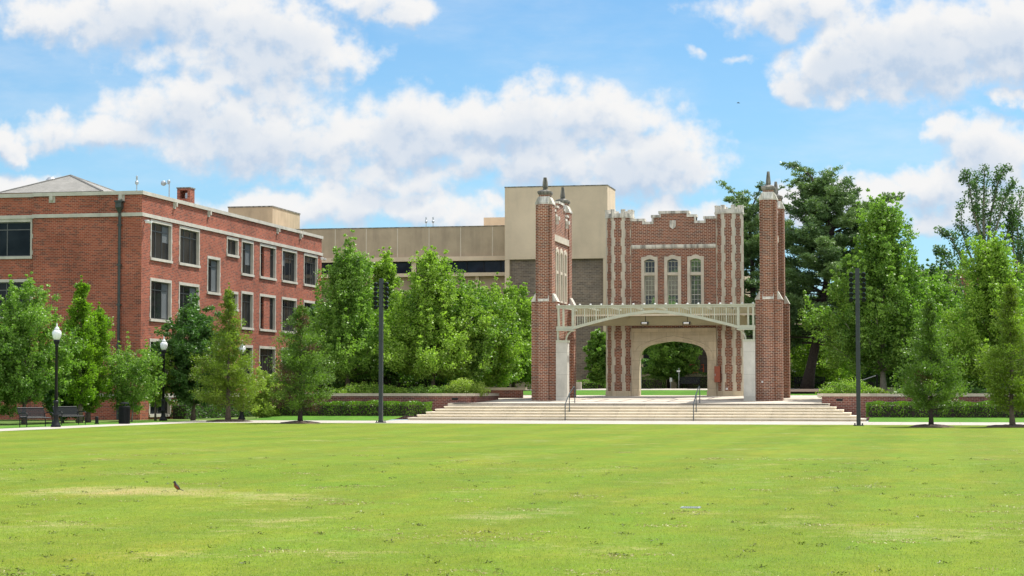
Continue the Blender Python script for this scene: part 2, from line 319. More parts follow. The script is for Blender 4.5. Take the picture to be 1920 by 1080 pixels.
# ------------------------------------------------------------------ object helpers
def tag(o, label=None, cat=None, group=None, kind=None):
    if label: o['label'] = label
    if cat: o['category'] = cat
    if group: o['group'] = group
    if kind: o['kind'] = kind
    return o
def thing(name, label, cat, loc=(0, 0, 0), group=None):
    o = bpy.data.objects.new(name, None); col.objects.link(o); o.location = loc
    o.empty_display_size = .3
    return tag(o, label, cat, group)
def chain(o):
    v = np.zeros(3)
    while o is not None: v += np.array(o.location); o = o.parent
    return v
class MB:
    def __init__(s): s.v = []; s.f = []; s.mi = []; s.cur = 0
    def face(s, pts):
        i = len(s.v); s.v += [tuple(p) for p in pts]; s.f.append(tuple(range(i, i+len(pts)))); s.mi.append(s.cur)
    def box(s, x0, x1, y0, y1, z0, z1):
        i = len(s.v)
        s.v += [(x, y, z) for z in (z0, z1) for y in (y0, y1) for x in (x0, x1)]
        for q in ((0, 2, 3, 1), (4, 5, 7, 6), (0, 1, 5, 4), (2, 6, 7, 3), (0, 4, 6, 2), (1, 3, 7, 5)):
            s.f.append(tuple(i+k for k in q)); s.mi.append(s.cur)
        return s
    def prism(s, a, b):       # two equal rings of points
        n = len(a); i = len(s.v); s.v += [tuple(p) for p in a]+[tuple(p) for p in b]
        for k in range(n):
            s.f.append((i+k, i+(k+1) % n, i+n+(k+1) % n, i+n+k)); s.mi.append(s.cur)
        s.f.append(tuple(i+k for k in range(n))[::-1]); s.f.append(tuple(i+n+k for k in range(n))); s.mi += [s.cur]*2
        return s
    def tube(s, pts, rad, n=8, cap=True):
        pts = [Vector(p) for p in pts]; rad = rad if hasattr(rad, '__len__') else [rad]*len(pts)
        i0 = len(s.v); ref = None
        for k, p in enumerate(pts):
            d = (pts[min(k+1, len(pts)-1)]-pts[max(k-1, 0)]).normalized()
            if ref is None: ref = d.orthogonal().normalized()
            a = (ref-d*ref.dot(d)).normalized(); ref = a; b = d.cross(a)
            for j in range(n):
                t = 2*math.pi*(j+.5)/n; q = p+(a*math.cos(t)+b*math.sin(t))*rad[k]; s.v.append(tuple(q))
        for k in range(len(pts)-1):
            for j in range(n):
                a = i0+k*n+j; b = i0+k*n+(j+1) % n
                s.f.append((a, b, b+n, a+n)); s.mi.append(s.cur)
        if cap:
            s.f.append(tuple(i0+j for j in range(n))[::-1]); s.f.append(tuple(i0+(len(pts)-1)*n+j for j in range(n))); s.mi += [s.cur]*2
        return s
    def lathe(s, c, prof, n=16):    # prof: (r, z)
        i0 = len(s.v)
        for (r, z) in prof:
            for j in range(n):
                t = 2*math.pi*j/n; s.v.append((c[0]+r*math.cos(t), c[1]+r*math.sin(t), c[2]+z))
        for k in range(len(prof)-1):
            for j in range(n):
                a = i0+k*n+j; b = i0+k*n+(j+1) % n; s.f.append((a, b, b+n, a+n)); s.mi.append(s.cur)
        s.f.append(tuple(i0+j for j in range(n))[::-1]); s.f.append(tuple(i0+(len(prof)-1)*n+j for j in range(n))); s.mi += [s.cur]*2
        return s
    def sqlathe(s, c, prof):        # square section: (half width, z)
        for k in range(len(prof)-1):
            (r, z), (q, y) = prof[k], prof[k+1]
            s.prism([(c[0]+a*r, c[1]+b*r, c[2]+z) for a, b in ((-1, -1), (1, -1), (1, 1), (-1, 1))], [(c[0]+a*q, c[1]+b*q, c[2]+y) for a, b in ((-1, -1), (1, -1), (1, 1), (-1, 1))])
        return s
    def build(s, name, mat, parent=None, smooth=False, uvrot=False):
        mats = mat if isinstance(mat, (list, tuple)) else [mat]
        off = chain(parent) if parent is not None else np.zeros(3)
        me = bpy.data.meshes.new(name)
        V = np.array(s.v, dtype=float)
        me.from_pydata((V-off).tolist(), [], s.f)
        for m in mats: me.materials.append(m)
        for p, k in zip(me.polygons, s.mi): p.material_index = k; p.use_smooth = smooth
        bm = bmesh.new(); bm.from_mesh(me); bmesh.ops.remove_doubles(bm, verts=bm.verts, dist=1e-5) if smooth else None
        bmesh.ops.recalc_face_normals(bm, faces=bm.faces)
        uvl = bm.loops.layers.uv.new('UVMap')
        for f in bm.faces:
            n = f.normal
            if abs(n.z) > .8:
                for l in f.loops: co = l.vert.co; l[uvl].uv = (co.x+off[0], co.y+off[1])
            else:
                h = math.hypot(n.x, n.y) or 1; tx, ty = abs(n.y)/h, abs(n.x)/h*(1 if n.x*n.y <= 0 else -1)
                for l in f.loops: co = l.vert.co; l[uvl].uv = ((co.x+off[0])*tx+(co.y+off[1])*ty, co.z+off[2])
        bm.to_mesh(me); bm.free()
        o = bpy.data.objects.new(name, me); col.objects.link(o)
        if parent is not None: o.parent = parent
        return o
def copy_tree(o, parent=None):
    c = o.copy(); col.objects.link(c); c.parent = parent
    for ch in [k for k in bpy.data.objects if k.parent == o]: copy_tree(ch, c)
    return c
def copies_of(o, n):
    kids = {}
    return [copy_tree(o) for _ in range(n)]

class FR:      # a facade frame: a along the wall, d outwards, z up
    def __init__(s, kind, c): s.k = kind; s.c = c
    def box(s, mb, a0, a1, d0, d1, z0, z1):
        if s.k == 'X': mb.box(s.c+d0, s.c+d1, a0, a1, z0, z1)
        elif s.k == 'W': mb.box(s.c-d1, s.c-d0, a0, a1, z0, z1)
        else: mb.box(a0, a1, s.c-d1, s.c-d0, z0, z1)
        return mb
    def pt(s, a, d, z):
        if s.k == 'X': return (s.c+d, a, z)
        if s.k == 'W': return (s.c-d, a, z)
        return (a, s.c-d, z)
    def slab(s, mb, xs, lo, hi, d0, d1):     # slab between two curves
        for k in range(len(xs)-1):
            a, b = xs[k], xs[k+1]
            la, lb, ha, hb = lo(a) if callable(lo) else lo[k], lo(b) if callable(lo) else lo[k+1], hi(a) if callable(hi) else hi[k], hi(b) if callable(hi) else hi[k+1]
            mb.face([s.pt(a, d1, la), s.pt(b, d1, lb), s.pt(b, d1, hb), s.pt(a, d1, ha)])
            mb.face([s.pt(a, d0, la), s.pt(b, d0, lb), s.pt(b, d0, hb), s.pt(a, d0, ha)])
            mb.face([s.pt(a, d0, la), s.pt(b, d0, lb), s.pt(b, d1, lb), s.pt(a, d1, la)])
            mb.face([s.pt(a, d0, ha), s.pt(b, d0, hb), s.pt(b, d1, hb), s.pt(a, d1, ha)])
        for k in (0, len(xs)-1):
            a = xs[k]; l = lo(a) if callable(lo) else lo[k]; h = hi(a) if callable(hi) else hi[k]
            mb.face([s.pt(a, d0, l), s.pt(a, d1, l), s.pt(a, d1, h), s.pt(a, d0, h)])
        return mb
    def wall(s, mb, a0, a1, z0, z1, holes, depth, back=False):
        A = sorted({a0, a1, *[min(max(h[i], a0), a1) for h in holes for i in (0, 1)]}); Z = sorted({z0, z1, *[min(max(h[i], z0), z1) for h in holes for i in (2, 3)]})
        solid = lambda i, j: 0 <= i < len(A)-1 and 0 <= j < len(Z)-1 and not any(h[0] < (A[i]+A[i+1])/2 < h[1] and h[2] < (Z[j]+Z[j+1])/2 < h[3] for h in holes)
        for i in range(len(A)-1):
            for j in range(len(Z)-1):
                if not solid(i, j): continue
                p, q, r, t = A[i], A[i+1], Z[j], Z[j+1]
                mb.face([s.pt(p, 0, r), s.pt(q, 0, r), s.pt(q, 0, t), s.pt(p, 0, t)])
                if back: mb.face([s.pt(p, -depth, r), s.pt(q, -depth, r), s.pt(q, -depth, t), s.pt(p, -depth, t)])
                for (ii, jj, e) in ((i-1, j, ((p, r), (p, t))), (i+1, j, ((q, r), (q, t))), (i, j-1, ((p, r), (q, r))), (i, j+1, ((p, t), (q, t)))):
                    if not solid(ii, jj):
                        (ea, ez), (fa, fz) = e
                        mb.face([s.pt(ea, 0, ez), s.pt(fa, 0, fz), s.pt(fa, -depth, fz), s.pt(ea, -depth, ez)])
        return mb

# ------------------------------------------------------------------ ground
TY0 = 112.3; NS = 6; RISE = .162; TREAD = .42; TZ = NS*RISE; TYT = TY0+(NS-1)*TREAD
def tz(Y): return TZ+.024*max(0, min(Y, 151)-TYT)
def sheet(name, polys, mat, kind='structure'):
    mb = MB()
    for p in polys: mb.face(p)
    return tag(mb.build(name, mat), kind=kind)
g = MB()
g.face([(-900, -300, -.035), (900, -300, -.035), (900, 110, -.035), (-900, 110, -.035)])
g.face([(-900, 110, -.035), (-37, 110, -.035), (-37, 2600, -.035), (-900, 2600, -.035)])
tag(g.build('ground', M_earth), kind='structure')
# gently uneven lawn
nx, ny = 120, 190
mb = MB()
rx = np.linspace(-38.4, 60, nx); ry = np.linspace(-25, 101.2, ny)
def lz(x, y): return .004+.018*math.sin(x*.35+1.3*math.sin(y*.11))*math.sin(y*.27+.8*math.sin(x*.2)) if y < 95 else .004
for j in range(ny):
    for i in range(nx): mb.v.append((rx[i], ry[j], lz(rx[i], ry[j])+(.0 if ry[j] > 95 or rx[i] < -37 else .0)))
for j in range(ny-1):
    for i in range(nx-1):
        a = j*nx+i; mb.f.append((a, a+1, a+1+nx, a+nx)); mb.mi.append(0)
tag(mb.build('lawn', M_lawn, smooth=True), kind='structure')
sheet('left_path', [[(-40.9, 30, .008), (-38.4, 30, .008), (-38.4, 101.2, .008), (-40.9, 108, .008)]], M_pave)
sheet('main_path', [[(-40.9, 108, .008), (-38.4, 101.2, .008), (60, 101.2, .008), (60, 110.4, .008), (-3.35, 110.4, .008), (-3.4, TY0+.1, .008), (-30.3, TY0+.1, .008), (-30.3, 109.6, .008), (-38.6, 109.6, .008), (-40.0, 112.3, .008)]], M_pave)
sheet('left_grass_strip', [[(-44, 30, .006), (-40.9, 30, .006), (-40.9, 108, .006), (-44, 108, .006)]], M_grass)
def strip(name, x0, x1):
    mb = MB(); ys = [(110.4 if x0 > -10 else 109.6, .012), (112, .12), (113.8, .26), (116.2, .26)]
    for (y0, z0), (y1, z1) in zip(ys, ys[1:]): mb.face([(x0, y0, z0), (x1, y0, z0), (x1, y1, z1), (x0, y1, z1)])
    return tag(mb.build(name, M_grass), kind='structure')
strip('grass_verge_left', -38.6, -30.3); strip('grass_verge_right', -3.35, 60)
# terrace and the ground behind
mb = MB(); X0, X1 = -37, 60
mb.face([(-27.9, TYT, TZ), (-5.6, TYT, TZ), (-5.6, 132.6, tz(132.6)), (-27.9, 132.6, tz(132.6))])
mb.face([(-27.9, TYT, TZ), (-5.6, TYT, TZ), (-5.6, TYT, 0), (-27.9, TYT, 0)])
tag(mb.build('terrace', M_terr), kind='structure')
mb = MB()
for (x0, x1, ys) in ((-37, -27.9, (115.9, 122.5, 132.6)), (-5.6, 60, (115.9, 132.6)), (-37, 60, (132.6, 146.2))):
    for y0, y1 in zip(ys, ys[1:]): mb.face([(x0, y0, tz(y0)+.02), (x1, y0, tz(y0)+.02), (x1, y1, tz(y1)+.02), (x0, y1, tz(y1)+.02)])
mb.face([(-37, 115.9, -.1), (-37, 151, -.1), (-37, 151, tz(151)), (-37, 115.9, tz(115.9))])
tag(mb.build('back_lawn', M_grass), kind='structure')
sheet('back_path', [[(-37, 146.2, tz(146.2)+.03), (60, 146.2, tz(146.2)+.03), (60, 151, tz(151)+.03), (-37, 151, tz(151)+.03)]], M_pave)
sheet('far_ground', [[(-37, 151, tz(151)), (400, 151, tz(151)), (900, 2600, 4), (-37, 2600, 4)]], M_earth)

# ------------------------------------------------------------------ stone steps
st = thing('stone_steps', 'wide flight of six pale stone steps up to the terrace', 'steps', (-17, TY0, 0))
XL0, XR0 = on_y(765, 788, TY0)[0], on_y(1622, 790, TY0)[0]
XL5, XR5 = on_y(849.5, 757, TYT)[0], on_y(1553, 757, TYT)[0]
for k in range(NS):
    f = k/(NS-1); mb = MB(); x0 = XL0+(XL5-XL0)*f; x1 = XR0+(XR5-XR0)*f; y = TY0+k*TREAD
    mb.box(x0, x1, y+.035, 115.2 if k < NS-1 else 115.19, k*RISE+(.001 if k else -.02), (k+1)*RISE-.06)
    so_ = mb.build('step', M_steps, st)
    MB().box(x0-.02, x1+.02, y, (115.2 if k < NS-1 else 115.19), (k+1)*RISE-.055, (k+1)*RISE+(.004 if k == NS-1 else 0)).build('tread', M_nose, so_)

# ------------------------------------------------------------------ planter walls
def planter(label, pts, ztop, grp='brick planter walls beside the steps', zb=0.0):
    t = thing('planter_wall', label, 'wall', (pts[0][0], pts[0][1], zb), grp)
    w_ = MB(); c_ = MB()
    for (a, b) in zip(pts, pts[1:]):
        d = Vector((b[0]-a[0], b[1]-a[1], 0)).normalized(); n = Vector((d.y, -d.x, 0))*.2
        A = Vector((a[0], a[1], 0)); B = Vector((b[0], b[1], 0))
        q = [A+n, B+n, B-n, A-n]
        w_.prism([(p.x, p.y, zb) for p in q], [(p.x, p.y, ztop-.17) for p in q])
        e = d*.24; n2 = n*1.25; q = [A+n2-e, B+n2+e, B-n2+e, A-n2-e]
        c_.prism([(p.x, p.y, ztop-.17) for p in q], [(p.x, p.y, ztop) for p in q])
    w_.build('brick_wall', M_brickP, t); c_.build('coping', M_cap, t)
    return t
zc = on_y(760, 737.5, 115.4)[2]
pl = planter('long low brick wall with pale cap left of the steps', [(-37.0, 115.6), (on_y(884, 740, 115.6)[0], 115.6)], zc)
xr = on_y(884, 740, 115.6)[0]
mb = MB(); mb.box(xr-.2, xr+.2, 115.8, 122.2, TZ-.05, zc-.17); mb.build('brick_wall', M_brickP, pl)
mb = MB(); mb.box(xr-.25, xr+.26, 115.85, 122.2, zc-.17, zc-.003); mb.build('coping', M_cap, pl)
def vent(u, v, parent):
    p = on_y(u, v, 115.4); MB().box(p[0]-.18, p[0]+.18, 115.38, 115.42, p[2]-.06, p[2]+.06).build('vent', M_black, parent)
vent(853, 748, pl)
pr = planter('low brick wall with pale cap right of the steps', [(on_y(1541, 745, 115.6)[0], 115.6), (20, 115.6)], zc)
vent(1574, 750, pr)
pm = planter('short brick wall end with pale cap beside the brick gate pier', [(on_y(900, 735, 126)[0], 126), (on_y(980, 735, 126)[0], 126)], on_y(960, 728, 126)[2]+.05, zb=1.1)
# planter soil
sheet('planter_soil', [[(-37, 115.8, zc-.12), (xr-.2, 115.8, zc-.12), (xr-.2, 122, zc-.06), (-37, 122, zc-.06)], [(-5.0, 115.8, zc-.12), (20, 115.8, zc-.12), (20, 122, zc-.06), (-5.0, 122, zc-.06)]], M_mulch)

# ------------------------------------------------------------------ left brick building
XF = -46.22; YF = 112.0; YE = 148.1; ZT = 13.71; XLL = -53.2
bb = thing('brick_building', 'large red brick building with flat roof at the left edge', 'building', (-52, 125, 0))
fx = FR('X', XF); fy = FR('Y', YF); fy2 = FR('Y', YF+.35)
def lb_window(fr, a0, a1, z0, z1, nm=2, transom=True, infill=False, sw=.115, topw=.18):
    f = MB(); h = (a0+sw, a1-sw, z0+.16, z1-topw)
    d = -.2
    fr.box(f, h[0], h[0]+.06, d-.04, d+.04, h[2], h[3]); fr.box(f, h[1]-.06, h[1], d-.04, d+.04, h[2], h[3])
    fr.box(f, h[0]+.06, h[1]-.06, d-.04, d+.04, h[2], h[2]+.06); fr.box(f, h[0]+.06, h[1]-.06, d-.04, d+.04, h[3]-.06, h[3])
    for k in range(nm):
        a = h[0]+(h[1]-h[0])*(k+1)/(nm+1); fr.box(f, a-.03, a+.03, d-.035, d+.035, h[2]+.06, h[3]-.06)
    if transom:
        zt_ = h[3]-(h[3]-h[2])*.22
        xs = [h[0]+.06]+[h[0]+(h[1]-h[0])*(k+1)/(nm+1) for k in range(nm)]+[h[1]-.06]
        for p, q in zip(xs, xs[1:]): fr.box(f, p+.031, q-.031, d-.03, d+.032, zt_-.03, zt_+.03)
    fo = f.build('window', M_frame, bb)
    s_ = MB()
    fr.box(s_, a0, h[0], -.28, .03, z0+.16, z1-topw); fr.box(s_, h[1], a1, -.28, .03, z0+.16, z1-topw)
    # toothed stone blocks along the jambs
    for k, zz in enumerate(np.arange(z0+.25, z1-.5, .5)):
        if k % 2 == 0: fr.box(s_, a0-.05, a0, -.2, .028, zz, zz+.26); fr.box(s_, a1, a1+.05, -.2, .028, zz, zz+.26)
    fr.box(s_, a0, a1, -.28, .035, z1-topw, z1); s_.build('stone_surround', M_trim, fo)
    fr.box(MB(), a0-.04, a1+.04, -.28, .09, z0, z0+.16).build('sill', M_trim, fo)
    p_ = MB(); fr.box(p_, h[0]+.02, h[1]-.02, d-.012, d+.008, h[2]+.02, h[3]-.02); p_.build('pane', M_glass, fo)
    if fr is fx and random.Random(int(a0*10+z0*100)).random() < .42:
        rr = random.Random(int(a0*7+z0*31)); kk = rr.randint(0, nm); q0 = h[0]+(h[1]-h[0])*kk/(nm+1)+.05; q1 = h[0]+(h[1]-h[0])*(kk+1)/(nm+1)-.05
        if not infill: fr.box(MB(), q0, q1, d+.01, d+.016, h[2]+(h[3]-h[2])*rr.choice((.04, .3, .5)), h[3]-.08).build('blind', M_blind, fo)
    if infill:
        a = (h[0]+h[1])/2; w2 = (h[1]-h[0])*.2
        fr.box(MB(), a-w2, a+w2, -.3, -.06, h[2], h[3]).build('brick_infill', M_brickL, fo)
    return (a0, a1, z0, z1)
Z3 = (9.63, 12.12); Z2 = (5.92, 8.56); Z1 = (2.42, 4.87)
cols = [(113.38, 116.84, 2), (118.1, 121.65, 2), (129.69, 132.14, 1), (133.51, 137.03, 2), (138.4, 141.9, 2), (143.58, 147.05, 2)]
holes = []
for ci, (a0, a1, nm) in enumerate(cols):
    for (z0, z1) in (Z3, Z2, Z1):
        holes.append(lb_window(fx, a0, a1, z0, z1, nm, infill=(ci == 3 and z0 != Z1[0])))
zs_ = on_x(424, 480, XF)[2]
for dz_ in (0, -3.65): holes.append(lb_window(fx, 126.73, 129.04, zs_+dz_, 12.1+dz_, 1, False))
holes.append(lb_window(fx, 123.1, 125.5, on_x(388, 551, XF)[2], on_x(388, 479, XF)[2], 1))
for (a0, a1) in ((113.4, 116.9), (118.1, 121.7), (123.0, 125.5)):
    holes.append(lb_window(fx, a0, a1, .12, 1.28, 1, False, sw=.13, topw=.1))
wl = MB(); fx.wall(wl, YF, YE, -.1, ZT-.22, holes, .3); 
wl.face([(XF, YE, -.1), (-75, YE, -.1), (-75, YE, ZT-.22), (XF, YE, ZT-.22)])
wl.face([(-75, YF+.35, -.1), (-75, YE, -.1), (-75, YE, ZT-.22), (-75, YF+.35, ZT-.22)])
zf3 = (on_y(20, 485, YF)[2], on_y(20, 410, YF)[2]); zf2 = (on_y(20, 600, YF)[2], on_y(20, 523, YF)[2])
xa1 = on_y(60, 450, YF)[0]
hf = [lb_window(fy2, xa1-5.2, xa1-.15, z0, z1, 2) for (z0, z1) in (zf3, zf2, (zf2[0]-3.6, zf2[1]-3.6))]
fy2.wall(wl, -75, XLL, -.1, ZT-.22, hf, .3); fy.wall(wl, XLL, XF-.3, -.1, ZT-.22, [], .36)
wl.build('wall', M_brickL, bb)
# coping, string course, base band
cp = MB()
cp.box(XF-.4, XF+.1, YF-.1, YE+.1, ZT-.22, ZT); cp.box(XLL-.05, XF-.4, YF-.1, YF+.4, ZT-.22, ZT); cp.box(-75, XLL-.05, YF+.25, YF+.75, ZT-.22, ZT)
cp.box(-75, XF-.4, YE-.4, YE+.1, ZT-.22, ZT-.003)
cp.build('roof_coping', M_trim, bb)
sc_ = MB(); sc_.box(XF, XF+.09, YF-.09, YE+.09, 12.18, 12.4); sc_.box(XLL-.09, XF, YF-.09, YF-.001, 12.18, 12.4); sc_.box(-75, XLL-.09, YF+.26, YF+.349, 12.18, 12.4)
sc_.build('string_course', M_trim, bb)
sc_ = MB(); sc_.box(XF, XF+.07, YF-.07, YE, 1.3, 1.55); sc_.box(XLL-.07, XF, YF-.07, YF-.001, 1.3, 1.55); sc_.build('base_band', M_trim, bb)
MB().box(-74.9, XF-.05, YF+.5, YE-.05, ZT-.75, ZT-.7).build('roof_deck', M_shing, bb)
def scupper(fr, a):
    m_ = MB(); fr.box(m_, a-.2, a+.2, 0, .035, ZT-.62, ZT-.22); fr.box(m_, a-.09, a+.09, .035, .2, ZT-.5, ZT-.2); m_.build('scupper', M_trim, bb)
for u in (98, 228): scupper(fy, on_y(u, 368, YF)[0])
for u, v in ((327, 378), (391, 395), (520, 425), (563, 437)): scupper(fx, on_x(u, v, XF)[1])
# downpipe with hopper head
dx = on_y(225, 520, YF)[0]
dp = MB().tube([(dx, YF-.14, 0), (dx, YF-.14, 12.45)], .085, 8)
for z in (2, 4.4, 6.8, 9.2, 11.6): dp.box(dx-.12, dx+.12, YF-.23, YF, z, z+.1)
do = dp.build('downpipe', M_downp, bb)
MB().sqlathe((dx, YF-.2, 12.4), [(.08, 0), (.12, .16), (.19, .3), (.19, .62), (.24, .62), (.24, .72)]).build('hopper_head', M_downp, do)
# hip roof behind the parapet
ap = on_y(132, 329, 120.6); pf = on_y(215, 359, 119)
hr = MB(); zr = on_y(192, 358, 118)[2]
hbx = on_y(192, 357, 118)[0]
A_ = (-58.6, 118, zr); B_ = (hbx, 118, zr); C_ = (hbx, 123.4, zr); D_ = (-58.6, 123.4, zr)
for q in ((A_, B_), (B_, C_), (C_, D_), (D_, A_)): hr.face([q[0], q[1], ap])
rid = hr.build('hip_roof', M_shing, bb)
MB().box(-58.5, hbx-.1, 118.1, 123.3, ZT-.7, zr-.01).build('roof_curb', M_conc, bb)
tb = MB()
for q in (A_, B_, C_): tb.tube([q, ap], .07, 5)
tb.build('hip_ridge', M_shing, rid)
v_ = on_y(96, 338, 121.6); MB().lathe((v_[0], 121.6, v_[2]-.6), [(.2, 0), (.2, .35), (.34, .4), (.36, .6), (.2, .78), (.05, .82)]).build('roof_vent', M_galv, rid)
# chimney
CY = 122.0
cx1 = on_y(356, 365, CY)[0]
ch = MB(); cx0 = on_y(332, 365, CY)[0]
fr_ = FR('Y', CY); zct = on_y(345, 351, CY)[2]
ch.box(cx0, cx1, CY, CY+.85, ZT-.7, zct-.75)
ch.box(cx0, cx0+.2, CY, CY+.85, zct-.75, zct-.2); ch.box(cx1-.17, cx1, CY, CY+.85, zct-.75, zct-.2); ch.box(cx0+.2, cx1-.17, CY+.6, CY+.85, zct-.75, zct-.2)
ch.box(cx0, cx1, CY, CY+.85, zct-.2, zct-.08)
cho = ch.build('chimney', M_brickL, bb)
MB().box(cx0-.04, cx1+.04, CY-.04, CY+.9, zct-.08, zct).build('chimney_cap', M_finial, cho)
MB().box(cx0+.45, cx0+.62, CY+.3, CY+.4, zct-.7, zct-.35).build('flue_box', M_galv, cho)
# rooftop antennas and cameras
def antenna(p, h, parent, k=1):
    m_ = MB(); m_.tube([p, (p[0], p[1], p[2]+h)], .03, 6); m_.lathe((p[0], p[1], p[2]+h*.55), [(.05, 0), (.11, .06), (.11, .18), (.05, .24)], 10)
    m_.lathe((p[0], p[1], p[2]+h*.75), [(.05, 0), (.06, .35), (.03, .4)], 8); return m_.build('antenna', M_galv, parent)
antenna((on_y(257, 357, YF+.2)[0], YF+.15, ZT-.01), .72, bb)
pd = (XF-.35, on_x(327, 372, XF)[1], ZT-.01)
m_ = MB(); m_.tube([pd, (pd[0], pd[1], pd[2]+1.15)], .035, 6); m_.tube([(pd[0], pd[1], pd[2]+.95), (pd[0]-.3, pd[1], pd[2]+1.0)], .025, 6)
m_.lathe((pd[0]-.34, pd[1]-.1, pd[2]+.84), [(.06, 0), (.15, .06), (.17, .16), (.15, .26), (.06, .32)], 12); m_.lathe((pd[0], pd[1]-.08, pd[2]+.98), [(.05, 0), (.1, .05), (.1, .18), (.05, .22)], 10)
m_.build('dish_mast', M_galv, bb)
for (y, z) in ((112.45, 11.95), (YE-.4, 12.0)):
    m_ = MB(); m_.box(XF, XF+.28, y-.04, y+.04, z-.04, z+.04); m_.box(XF+.1, XF+.5, y-.14, y-.02, z-.16, z-.03); m_.lathe((XF+.3, y+.12, z-.22), [(.04, 0), (.1, .06), (.1, .16), (.06, .2)], 10); m_.build('security_camera', M_white, bb)

# ------------------------------------------------------------------ concrete building behind
cb = thing('concrete_building', 'long tan concrete building with a tall blank tower behind the trees', 'building', (-35, 170, 1.9))
YW = 166.0; zw = on_y(700, 428, YW)[2]
def zy(v, Y, u=800): return on_y(u, v, Y)[2]
xw0 = on_y(560, 430, YW)[0]-25; xw1 = -34.4
l1, l2, wt0, wb0, l3, l4 = zy(482, YW), zy(490, YW), zy(490, YW), zy(512, YW), zy(512.5, YW), zy(519, YW)
mb = MB(); mb.box(xw0, xw1, YW, YW+12, l1, zw); mb.box(xw0, xw1, YW+.35, YW+12, 1, wb0-.01)
mb.build('upper_wall', M_conc, cb)
MB().box(xw0, xw1, YW-.25, YW+3, l2, l1-.003).build('ledge', M_concT, cb)
MB().box(xw0, xw1, YW-.25, YW+.3, l4, l3).build('ledge', M_concT, cb)
for u in (569, 628.6, 686.8, 745.3, 804.5, 863.7, 923.4):
    x = on_y(u, 455, YW)[0]; MB().box(x-.03, x+.03, YW-.012, YW+.01, l1, zw-.04).build('panel_joint', M_concJ, cb)
MB().box(xw0, xw1, YW-.04, YW+.4, zw, zw+.06).build('roof_edge', M_finial, cb)
def bandwin(x0, x1, Y, z0, z1, step=1.6):
    f = MB(); fr = FR('Y', Y)
    n = max(1, round((x1-x0)/step)); ed = [x0+(x1-x0)*k/n for k in range(n+1)]
    for k, x in enumerate(ed): fr.box(f, x-.04, x+.04, -.06, .05, z0+.08, z1-.08)
    fr.box(f, x0-.04, x1+.04, -.06, .05, z0, z0+.08); fr.box(f, x0-.04, x1+.04, -.06, .05, z1-.08, z1)
    fo = f.build('window', M_black, cb); p = MB(); fr.box(p, x0, x1, -.03, .0, z0+.05, z1-.05); p.build('pane', M_glassb, fo)
xp0, xp1 = on_y(771.5, 500, YW)[0], on_y(780, 500, YW)[0]
MB().box(xp0, xp1, YW-.02, YW+.34, 2, l2).build('pillar', M_concT, cb)
bandwin(xw0+.5, xp0, YW+.25, wb0, l2); bandwin(xp1, xw1, YW+.25, wb0, l2)
MB().box(xw0+6, xw1, YW+12, YW+13, 2, zw-4).build('rear_wall', M_conc, cb)
rb = MB()
for u, zb_, zt_ in ((700, 6.4, 10.4), (700, 2.2, 5.2)):
    pass
for (ua, ub) in ((790, 860), (880, 940), (640, 690), (700, 765)):
    bandwin(on_y(ua, 570, YW)[0], on_y(ub, 570, YW)[0], YW+.3, zy(575, YW), zy(553, YW))
x = on_y(894, 530, YW)[0]; MB().box(x-.15, x+.15, YW+.1, YW+.34, 8, l4-.002).build('pillar', M_concT, cb)
# tower
YT = 163.0; xt0, xt1 = on_y(946.5, 400, YT)[0], on_y(1139, 400, YT)[0]; zt0 = zy(350, YT, 1040); zt1 = zy(485.5, YT, 1040)
t = MB(); t.box(xt0, xt1, YT, YT+4.2, zt1, zt0); xc0 = on_y(955, 600, YT)[0]; xc1 = on_y(1131, 600, YT)[0]
t.box(xt0, xc0, YT+.02, YT+4.2, 1.5, zt1); t.box(xc1, xt1, YT+.02, YT+4.2, 1.5, zt1)
tw = t.build('tower_block', M_concT, cb)
MB().box(xt0-.03, xt1+.03, YT-.03, YT+4.23, zt0, zt0+.08).build('tower_coping', M_finial, tw)
MB().box(xc0, xc1, YT+.35, YT+4.1, 1.5, zt1-.002).build('brick_panel', M_brickB, cb)
fr_ = FR('X', xt1); m_ = MB(); fr_.box(m_, YT+1.3, YT+4.2, 0, .06, zt0-2.6, zt0-2.5); fr_.box(m_, YT+1.3, YT+1.42, 0, .06, zt0-4.5, zt0-2.6); m_.build('tower_rib', M_concJ, tw)
# east wing
YQ = 168.0; xq0 = xt1-.5; xq1 = on_y(1396, 500, YQ)[0]
q = MB(); q.box(xq0, xq1, YQ, YQ+10, zy(481, YQ, 1260), zy(437, YQ, 1260)); q.box(xq0, xq1, YQ, YQ+10, zy(553, YQ, 1260), zy(510, YQ, 1260)); q.build('upper_wall', M_conc, cb)
MB().box(xq0, xq1, YQ+.3, YQ+9.8, 1.5, zy(576, YQ, 1260)).build('brick_panel', M_brickD, cb)
bandwin(xq0+.1, xq1-.1, YQ+.25, zy(510, YQ, 1260), zy(481, YQ, 1260), 1.5); bandwin(xq0+.1, xq1-.1, YQ+.25, zy(576, YQ, 1260), zy(553, YQ, 1260), 1.5)
xd = on_y(1207, 670, YQ)[0], on_y(1222, 670, YQ)[0]
MB().box(xd[0], xd[1], YQ+.2, YQ+.34, 1.5, 7.5).build('recess_dark_slab', M_black, cb)  # flat black slab painting the darkness of a recess
xd = on_y(1201, 670, YQ)[0]; MB().box(xd-.2, xd+.2, YQ+.15, YQ+.3, 1.5, 7.5).build('pillar', M_concT, cb)
